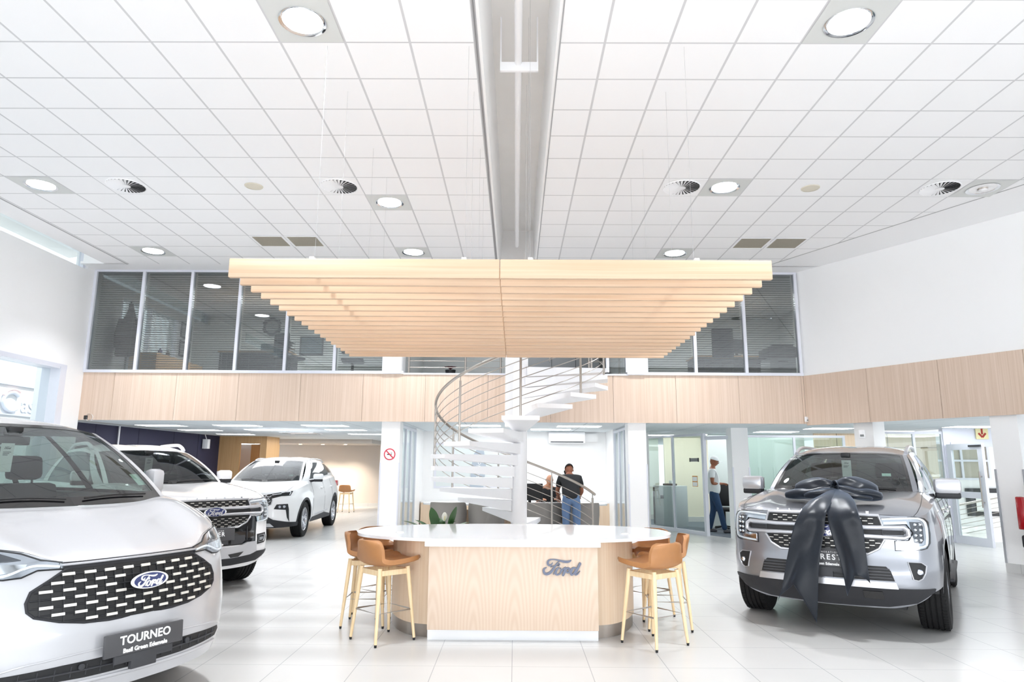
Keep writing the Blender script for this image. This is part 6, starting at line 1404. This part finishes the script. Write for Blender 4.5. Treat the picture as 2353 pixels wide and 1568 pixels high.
def person(label, loc, rz, J, skin, shirt, trousers, cap=None, hair=None, sleeve=.6, face=(0, -1, 0), rs=1.):
    """J: joint positions in a frame where the person faces -y"""
    t = thing('person', label, 'person', loc, rz)
    V = {k: Vector(v) for k, v in J.items()}
    up = (V['head']-V['neck']).normalized()
    R = dict(pelvis=(.115, .085), waist=(.12, .09), chest=(.165, .115), neck=.052, head=.06, lsh=.062, rsh=.062, lel=.042, rel=.042, lwr=.027, rwr=.027, lhip=.085, rhip=.085, lkn=.058, rkn=.058, lan=.04, ran=.04)
    E = [('pelvis', 'waist'), ('waist', 'chest'), ('chest', 'neck'), ('neck', 'head'), ('chest', 'lsh'), ('lsh', 'lel'), ('lel', 'lwr'), ('chest', 'rsh'), ('rsh', 'rel'), ('rel', 'rwr'), ('pelvis', 'lhip'), ('lhip', 'lkn'), ('lkn', 'lan'), ('pelvis', 'rhip'), ('rhip', 'rkn'), ('rkn', 'ran')]
    JJ = {k: (tuple(V[k]), R[k]) for k in R}
    for s in 'lr':                                      # hands: palm and five fingers out of the wrist
        w, e = V[s+'wr'], V[s+'el']; d = (w-e).normalized(); side = d.cross(Vector((0, 0, 1))).normalized() if abs(d.z) < .95 else Vector((1, 0, 0)); nrm = side.cross(d)
        palm = w+d*.06; JJ[s+'pm'] = (tuple(palm), (.036, .02)); E.append((s+'wr', s+'pm'))
        for q, (o_, L) in enumerate(((-.03, .055), (-.011, .068), (.010, .065), (.028, .05))):
            a = palm+side*o_+d*.035; b = a+d*L*.6-nrm*.008; c = b+d*L*.45-nrm*.022
            JJ[f'{s}f{q}a'] = (tuple(a), .0095); JJ[f'{s}f{q}b'] = (tuple(b), .0085); JJ[f'{s}f{q}c'] = (tuple(c), .007); E += [(s+'pm', f'{s}f{q}a'), (f'{s}f{q}a', f'{s}f{q}b'), (f'{s}f{q}b', f'{s}f{q}c')]
        tside = -1 if s == 'l' else 1
        a = w+d*.03+side*.03*tside; b = a+side*.025*tside+d*.035; JJ[s+'ta'] = (tuple(a), .011); JJ[s+'tb'] = (tuple(b), .009); E += [(s+'wr', s+'ta'), (s+'ta', s+'tb')]
    body = skin_mesh('body', JJ, E, skin, t)
    # head: egg with brow, nose, lips, chin, ears
    f = Vector(face).normalized(); rt = up.cross(f).normalized()*-1; f = rt.cross(up)*-1 if rt.cross(up).dot(f) < 0 else rt.cross(up); f.normalize()
    hc = V['head']+up*.045; T = Matrix(((rt.x, f.x, up.x, hc.x), (rt.y, f.y, up.y, hc.y), (rt.z, f.z, up.z, hc.z), (0, 0, 0, 1)))
    h = MB()
    def hf(u, v):
        a = 2*PI*u; b = PI*(v-.5); x, y, z = .074*math.cos(b)*math.sin(a), .095*math.cos(b)*math.cos(a), .118*math.sin(b)
        if z < 0: k = 1-.28*(-z/.118)**1.5; x *= k; y *= (1-.12*(-z/.118)) if y > 0 else k
        fr = max(0, math.cos(a))
        g = lambda cx, cz, w_: math.exp(-((x-cx)**2+(z-cz)**2)/w_**2)
        if y > 0: y += .022*g(0, -.018, .016)+.012*g(0, .0, .012)+.007*(g(.03, .022, .02)+g(-.03, .022, .02))-.009*(g(.03, .003, .013)+g(-.03, .003, .013))+.007*g(0, -.055, .02)+.008*g(0, -.095, .022)
        return T @ Vector((x, y, z))
    h.grid(hf, 36, 24)
    for s in (-1, 1): h.add([T @ Vector((s*(.072+.012*math.sin(PI*j/4)), -.012+.018*math.cos(2*PI*i/8)*(.4+.6*math.sin(PI*j/4)), -.005+.032*math.sin(2*PI*i/8)*(.4+.6*math.sin(PI*j/4)))) for j in range(5) for i in range(8)], [(j*8+i, j*8+(i+1) % 8, (j+1)*8+(i+1) % 8, (j+1)*8+i) for j in range(4) for i in range(8)])
    me = h.build('head', skin, body, fixn=True, ang=80)
    e = MB()
    for s in (-1, 1): e.lathe([(.0005, -.010), (.008, -.006), (.010, 0), (.008, .006), (.0005, .010)], 10, T=T @ Matrix.Translation((s*.030, .084, .004)))
    e.build('eyes', 'paper', me); e = MB()
    for s in (-1, 1): e.box(s*.030-.004, s*.030+.004, .092, .0955, 0, .008, T=T).box(s*.030-.014, s*.030+.014, .088, .096, .018, .023, T=T)
    e.box(-.02, .02, .092, .099, -.058, -.053, T=T); e.build('face_detail', 'hair', me, smooth=False)
    if hair:
        hm = MB(); hm.grid(lambda u, v: T @ Vector((.078*math.cos(PI*(v*.5))*math.sin(2*PI*u), -.006+.099*math.cos(PI*v*.5)*math.cos(2*PI*u)*(.93 if math.cos(2*PI*u) > 0 else 1), .018*(1-v)*(1 if math.cos(2*PI*u) > .2 else -2)+.121*math.sin(PI*v*.5))), 28, 10); hm.build('hair', hair, t, ang=80)
    if cap:
        cm = MB(); cm.grid(lambda u, v: T @ Vector((.084*math.cos(PI*v*.5)*math.sin(2*PI*u), -.004+.106*math.cos(PI*v*.5)*math.cos(2*PI*u), .035+.098*math.sin(PI*v*.5))), 28, 10)
        cm.add([T @ Vector((x, .08+(.10*(1-(x/.08)**2)+.005)*k, .040-.018*k+dz)) for dz in (0, .005) for k in (0, .5, 1) for x in [-.075+.15*i/8 for i in range(9)]], [(q*27+j*9+i, q*27+j*9+i+1, q*27+(j+1)*9+i+1, q*27+(j+1)*9+i) for q in (0, 1) for j in range(2) for i in range(8)])
        cm.build('cap', cap, t, ang=80)
    # clothes: shirt over trunk and upper arms, trousers over hips and legs, shoes
    m = {}
    def lerp(a, b, k): return tuple(V[a].lerp(V[b], k))
    lo = V['pelvis'].lerp(V['waist'], -.75)
    m['hem'] = (tuple(lo), (.165*rs, .135*rs)); m['waist'] = (tuple(V['waist']), (.175*rs, .145*rs)); m['chest'] = (tuple(V['chest']), (.185*(1+(rs-1)*.5), .135*(1+(rs-1)*.5))); m['collar'] = (lerp('chest', 'neck', .62), (.075, .07))
    for s in 'lr': m[s+'sh'] = (tuple(V[s+'sh']), .078); m[s+'sl'] = (lerp(s+'sh', s+'el', sleeve), .066)
    skin_mesh('shirt', m, [('hem', 'waist'), ('waist', 'chest'), ('chest', 'collar'), ('chest', 'lsh'), ('lsh', 'lsl'), ('chest', 'rsh'), ('rsh', 'rsl')], shirt, t)
    m = dict(pelvis=(tuple(V['pelvis']), (.155, .125)), top=(lerp('pelvis', 'waist', .55), (.155, .13)))
    ed = [('top', 'pelvis')]
    for s in 'lr':
        m[s+'hip'] = (tuple(V[s+'hip']), .105); m[s+'kn'] = (tuple(V[s+'kn']), .076); m[s+'hem'] = (tuple(V[s+'an']+(V[s+'an']-V[s+'kn']).normalized()*.03), .064); ed += [('pelvis', s+'hip'), (s+'hip', s+'kn'), (s+'kn', s+'hem')]
    skin_mesh('trousers', m, ed, trousers, t, root=1)
    for s in 'lr':
        a = V[s+'an']; q = Vector((0, -1, 0)); m = dict(heel=((a.x, a.y+.04, .045), .042), mid=((a.x, a.y-.07, .042), .043), toe=((a.x+(.02 if s == 'l' else -.02)*0, a.y-.17, .034), .034)); skin_mesh('shoe', m, [('heel', 'mid'), ('mid', 'toe')], 'shoe', t)
    return t
# man in white, turned to the right of the picture, one foot forward, hands together
person('man in white cap, white polo and blue jeans standing in the office doorway', (4.67, 16.35, 0), math.radians(78), dict(pelvis=(0, 0, .93), waist=(0, -.01, 1.08), chest=(0, .02, 1.36), neck=(0, 0, 1.50), head=(0, -.025, 1.585),
    lsh=(.19, .03, 1.41), rsh=(-.19, .03, 1.41), lel=(.23, .04, 1.12), rel=(-.23, .04, 1.12), lwr=(.07, -.17, 1.11), rwr=(-.07, -.19, 1.12), lhip=(.095, 0, .88), rhip=(-.095, 0, .88), lkn=(.11, .02, .50), rkn=(-.10, -.12, .50), lan=(.12, .12, .09), ran=(-.10, -.20, .09)), 'skin_tan', 'white_shirt', 'denim', cap='white_shirt', sleeve=.62, face=(.1, -1, -.05), rs=1.22)
# man leaning over the table, his back to us
person('man in black cap, black shirt and jeans leaning over the meeting table', (1.06, 13.17, 0), PI, dict(pelvis=(0, .02, .92), waist=(0, -.07, 1.05), chest=(0, -.26, 1.25), neck=(0, -.38, 1.34), head=(.0, -.43, 1.395),
    lsh=(.18, -.28, 1.27), rsh=(-.18, -.28, 1.27), lel=(.24, -.36, 1.02), rel=(-.24, -.36, 1.02), lwr=(.2, -.56, .90), rwr=(-.2, -.56, .90), lhip=(.095, .02, .87), rhip=(-.095, .02, .87), lkn=(.10, .0, .48), rkn=(-.10, .03, .48), lan=(.10, .06, .09), ran=(-.11, .08, .09)), 'skin_tan', 'black_shirt', 'denim_lt', cap='black_shirt', sleeve=.7, face=(.25, -1, -.35), rs=1.08)
# seated man behind the table
person('seated bald man in a black shirt behind the meeting table', (.72, 15.35, 0), 0, dict(pelvis=(0, .1, .50), waist=(0, .06, .66), chest=(0, -.02, .94), neck=(.02, -.07, 1.08), head=(.03, -.10, 1.155),
    lsh=(.19, -.01, .98), rsh=(-.19, -.01, .98), lel=(.25, -.16, .76), rel=(-.27, -.16, .78), lwr=(.18, -.40, .80), rwr=(-.15, -.40, .80), lhip=(.1, .05, .48), rhip=(-.1, .05, .48), lkn=(.13, -.38, .50), rkn=(-.13, -.38, .50), lan=(.13, -.34, .09), ran=(-.13, -.34, .09)), 'skin', 'black_shirt', 'denim', hair=None, sleeve=.65, face=(.2, -1, -.1))
tt = thing('desk_chair', 'dark chair under the seated bald man', 'chair', (.72, 15.48, 0)); MB().box(-.25, .25, -.25, .25, .34, .41, .03).build('seat', 'black', tt); MB().box(-.24, .24, .22, .28, .45, .82, .03).build('backrest', 'black', tt); MB().tube([(0, 0, .05), (0, 0, .36)], .03, 10).lathe([(.25, 0), (.22, .04), (.03, .06)], 24).build('base', 'black', tt)
# ---------------------------------------------------------------- upper offices
M['slat_blind'] = pbr('blind_slat', '8c8f90', .6)
def blind(x0, x1, lb, y=YB+.12, z0=UZ+.05, z1=5.28, tilt=-.12, pitch=.0455):
    mb = MB(); z = z1
    mb.box(x0, x1, y-.02, y+.02, z1, z1+.03)
    while z > z0:
        z -= pitch; mb.box(x0, x1, -.0235, .0235, -.0008, .0008, T=Matrix.Translation((0, y, z)) @ Matrix.Rotation(tilt, 4, 'X'))
    o = mb.build('venetian_blind', 'slat_blind', None, smooth=False); tag(o, lb, 'blind', 'venetian blinds in the upper windows')
    m = MB()
    for f in (.2, .8): m.box(x0+(x1-x0)*f-.001, x0+(x1-x0)*f+.001, y-.002, y, z0, z1)
    m.build('ladder_cord', 'wire', o, smooth=False); MB().box(x0, x1, y-.02, y+.02, z0-.02, z0-.005).build('bottom_rail', 'slat_blind', o, smooth=False)
names = ('first', 'second', 'third', 'fourth', 'fifth', 'sixth')
for k in range(6): blind(UL[k]+.04, UL[k+1]-.04, f'open venetian blind in the {names[k]} upper window from the left wall')
for k, lb in enumerate(('open venetian blind in the upper window by the right-hand white column', 'open venetian blind in the middle upper window right of the canopy', 'open venetian blind in the upper window beside the angled wall')): blind(UR[k]+.04, UR[k+1]-.04, lb)
mb = MB(); z = 5.0                                       # blind over the bright side window
while z > 3.98: z -= .05; mb.box(-8.46, -8.42, 14.22, 16.68, z, z+.003, T=None)
tag(mb.build('venetian_blind', 'white', None, smooth=False), 'white venetian blind over the bright side window of the upper office', 'blind')
t = thing('coat_stand', 'coat stand in the upper left office corner', 'coat stand', (-8.2, 14.05, UZ)); MB().tube([(0, 0, 0), (0, 0, 1.62)], .018, 8).lathe([(.2, 0), (.18, .03), (.02, .04)], 20).build('pole', 'black', t)
t = thing('hanging_coat', 'dark coat hanging in the first upper window on the left', 'coat', (-8.2, 14.05, UZ+.42))
MB().grid(lambda u, v: ((.05+.20*smt(u*1.6)+.015*math.sin(6*PI*v*1.0)*u)*math.cos(2*PI*v)+.012*math.sin(9*u), (.04+.11*smt(u*1.4))*math.sin(2*PI*v), 1.14-1.10*u+.02*math.sin(4*PI*v)*u), 16, 32).build('coat_body', 'black_shirt', t, ang=80)
MB().tube([(-.17, 0, .82), (-.24, 0, .5), (-.23, 0, .22)], [.06, .055, .05], 10).build('sleeve', 'black_shirt', t); MB().tube([(.17, 0, .82), (.23, 0, .5), (.22, 0, .22)], [.06, .055, .05], 10).build('sleeve', 'black_shirt', t); MB().tube([(0, 0, 1.12), (.02, 0, 1.2), (0, 0, 1.24)], .008, 6).build('hook', 'steel', t)
t = thing('side_cabinet', 'low wooden cabinet under the bright side window upstairs', 'cabinet', (-8.15, 15.7, UZ)); MB().box(-.3, .3, -1.1, 1.1, 0, .62).build('body', 'oak_dark', t, smooth=False)
for k, (y, z, lb) in enumerate(((15.2, .62, 'small purple trophy on the upstairs cabinet'), (15.55, .62, 'dark ornament on the upstairs cabinet'))):
    t = thing('ornament', lb, 'ornament', (-8.1, y, UZ+z)); MB().lathe([(.0005, 0), (.06, 0), (.03, .04), (.05, .12), (.0005, .2)], 16).build('body', pbr('purple' if not k else 'dark_brown', '4b3f78' if not k else '3a2f2c', .5), t)
def desk(x, y, lb, w=1.6):
    t = thing('office_desk', lb, 'desk', (x, y, UZ)); MB().box(-w/2, w/2, -.4, .4, .70, .74, .005).build('desktop', 'oak_dark', t); MB().box(-w/2+.03, -w/2+.07, -.36, .36, 0, .70).build('leg', 'black', t, smooth=False); MB().box(w/2-.07, w/2-.03, -.36, .36, 0, .70).build('leg', 'black', t, smooth=False); MB().box(-w/2+.07, w/2-.07, -.3, -.28, .25, .68).build('modesty_panel', 'black', t, smooth=False)
def ochair(x, y, rz, lb, z=UZ, h=1.15):
    t = thing('office_chair', lb, 'chair', (x, y, z), rz); MB().box(-.24, .24, -.24, .24, .44, .52, .03).build('seat', 'black', t); MB().box(-.23, .23, .2, .27, .58, h, .04).build('backrest', 'black', t); MB().tube([(0, 0, .06), (0, 0, .44)], .03, 8).build('post', 'black', t); MB().lathe([(.28, .02), (.26, .06), (.03, .09)], 20).build('base', 'black', t)
desk(-5.9, 15.4, 'brown desk behind the third and fourth upper windows'); ochair(-6.05, 16.2, 0, 'black office chair behind the brown upstairs desk'); ochair(-4.9, 14.5, 2.6, 'black visitor chair in front of the brown upstairs desk', h=1.0); ochair(-3.6, 14.8, 3.3, 'black visitor chair behind the fifth upper window', h=.9)
t = thing('letter_trays', 'black wire letter trays on the brown upstairs desk', 'trays', (-5.25, 15.3, UZ+.74)); 
for z in (.02, .09, .16, .23): MB().box(-.13, .13, -.16, .16, z, z+.008).build('tray', 'black', t, smooth=False)
MB().tube([(-.13, -.16, 0), (-.13, -.16, .28)], .005, 6).tube([(.13, -.16, 0), (.13, -.16, .28)], .005, 6).tube([(.13, .16, 0), (.13, .16, .28)], .005, 6).tube([(-.13, .16, 0), (-.13, .16, .28)], .005, 6).build('post', 'black', t)
t = thing('wall_clock', 'round wall clock with a notched dark ring upstairs', 'clock', (-6.42, 17.49, 5.07)); MB().lathe([(.22, 0), (.23, .03), (.17, .03), (.165, 0)], 32, T=Matrix.Rotation(PI/2, 4, 'X')).build('ring', 'black', t)
mb = MB()
for k in range(6): a = 2*PI*k/6; mb.box(-.06, .06, -.035, 0, .20, .255, T=Matrix.Rotation(a, 4, 'Y'))
mb.build('ring_block', 'black', t, smooth=False); MB().lathe([(.165, .006), (.0005, .006)], 32, T=Matrix.Rotation(PI/2, 4, 'X')).build('dial', 'liner', t); MB().obox((0, -.012, 0), (.07, -.012, .08), .004, .012).obox((0, -.012, 0), (-.02, -.012, .12), .004, .008).build('hand', 'black', t, smooth=False)
for x, z, w, h, lb in ((-5.35, 4.56, .62, .5, 'framed landscape picture on the back wall upstairs'), (-.95, 4.55, .5, .3, 'small framed picture on the gallery back wall')):
    t = thing('framed_picture', lb, 'picture', (x, 17.49, z)); MB().box(-w/2, w/2, -.02, 0, -h/2, h/2).build('frame', 'black', t, smooth=False); MB().box(-w/2+.04, w/2-.04, -.024, -.02, -h/2+.04, h/2-.04).build('print', pbr('dull_print', '5d6a70', .7, noise=(5, .5, (1, 1, 1))), t, smooth=False)
for z, lb in ((4.85, 'upper framed certificate on the side wall upstairs'), (4.38, 'lower framed certificate on the side wall upstairs')):
    t = thing('framed_picture', lb, 'picture', (-8.49, 17.08, z)); MB().box(0, .02, -.28, .28, -.2, .2).build('frame', 'black', t, smooth=False); MB().box(.02, .024, -.23, .23, -.15, .15).build('print', 'liner', t, smooth=False)
t = thing('printer', 'grey photocopier in the upper window beside the angled wall', 'printer', (5.75, 14.75, UZ)); MB().box(-.28, .28, -.28, .28, 0, .55, .01).build('cabinet', 'liner', t); MB().box(-.31, .31, -.3, .3, .55, .78, .02).build('body', 'black', t); MB().box(-.2, .26, -.26, .2, .78, .84, .02).build('feeder', 'black', t)
mb = MB()
for z in (.15, .32, .45): mb.box(-.1, .1, -.29, -.28, z, z+.02)
mb.build('drawer_handle', 'dgrey', t, smooth=False)
ochair(4.62, 15.0, 2.9, 'large dark office chair in the middle upper window right of the canopy', h=1.25); desk(4.9, 15.8, 'dark desk in the upper right office'); 
t = thing('computer_monitor', 'monitor on the desk in the upper right office', 'monitor', (5.15, 15.6, UZ+.74), .5); MB().box(-.25, .25, -.02, .02, .08, .42, .008).build('screen', 'dgrey', t); MB().box(-.03, .03, 0, .03, 0, .2).box(-.1, .1, -.06, .1, 0, .012).build('stand', 'black', t)
t = thing('gallery_cupboard', 'grey cupboard doors on the gallery behind the white column', 'cupboard', (1.2, 17.2, UZ)); MB().box(-.9, .9, -.28, .28, 0, 1.9).build('body', pbr('cupboard_grey', '8d9092', .6), t, smooth=False); MB().box(-.3, -.29, -.285, -.28, .02, 1.88).box(.3, .31, -.285, -.28, .02, 1.88).build('door_gap', 'black', t, smooth=False); MB().box(-.36, -.34, -.30, -.28, .8, 1.1).build('handle', 'steel', t, smooth=False)
t = thing('red_plant', 'small dark red plant on the gallery floor', 'plant', (-1.35, 13.9, UZ)); MB().lathe([(.0005, 0), (.09, 0), (.11, .16), (.0005, .16)], 16).build('pot', 'black', t)
mb = MB()
for k in range(12): leaf(mb, Vector((0, 0, .16)), 2*PI*k/12, .14, .03, .14, .08)
mb.build('leaves', pbr('red_leaf', '5a1f28', .5), t)
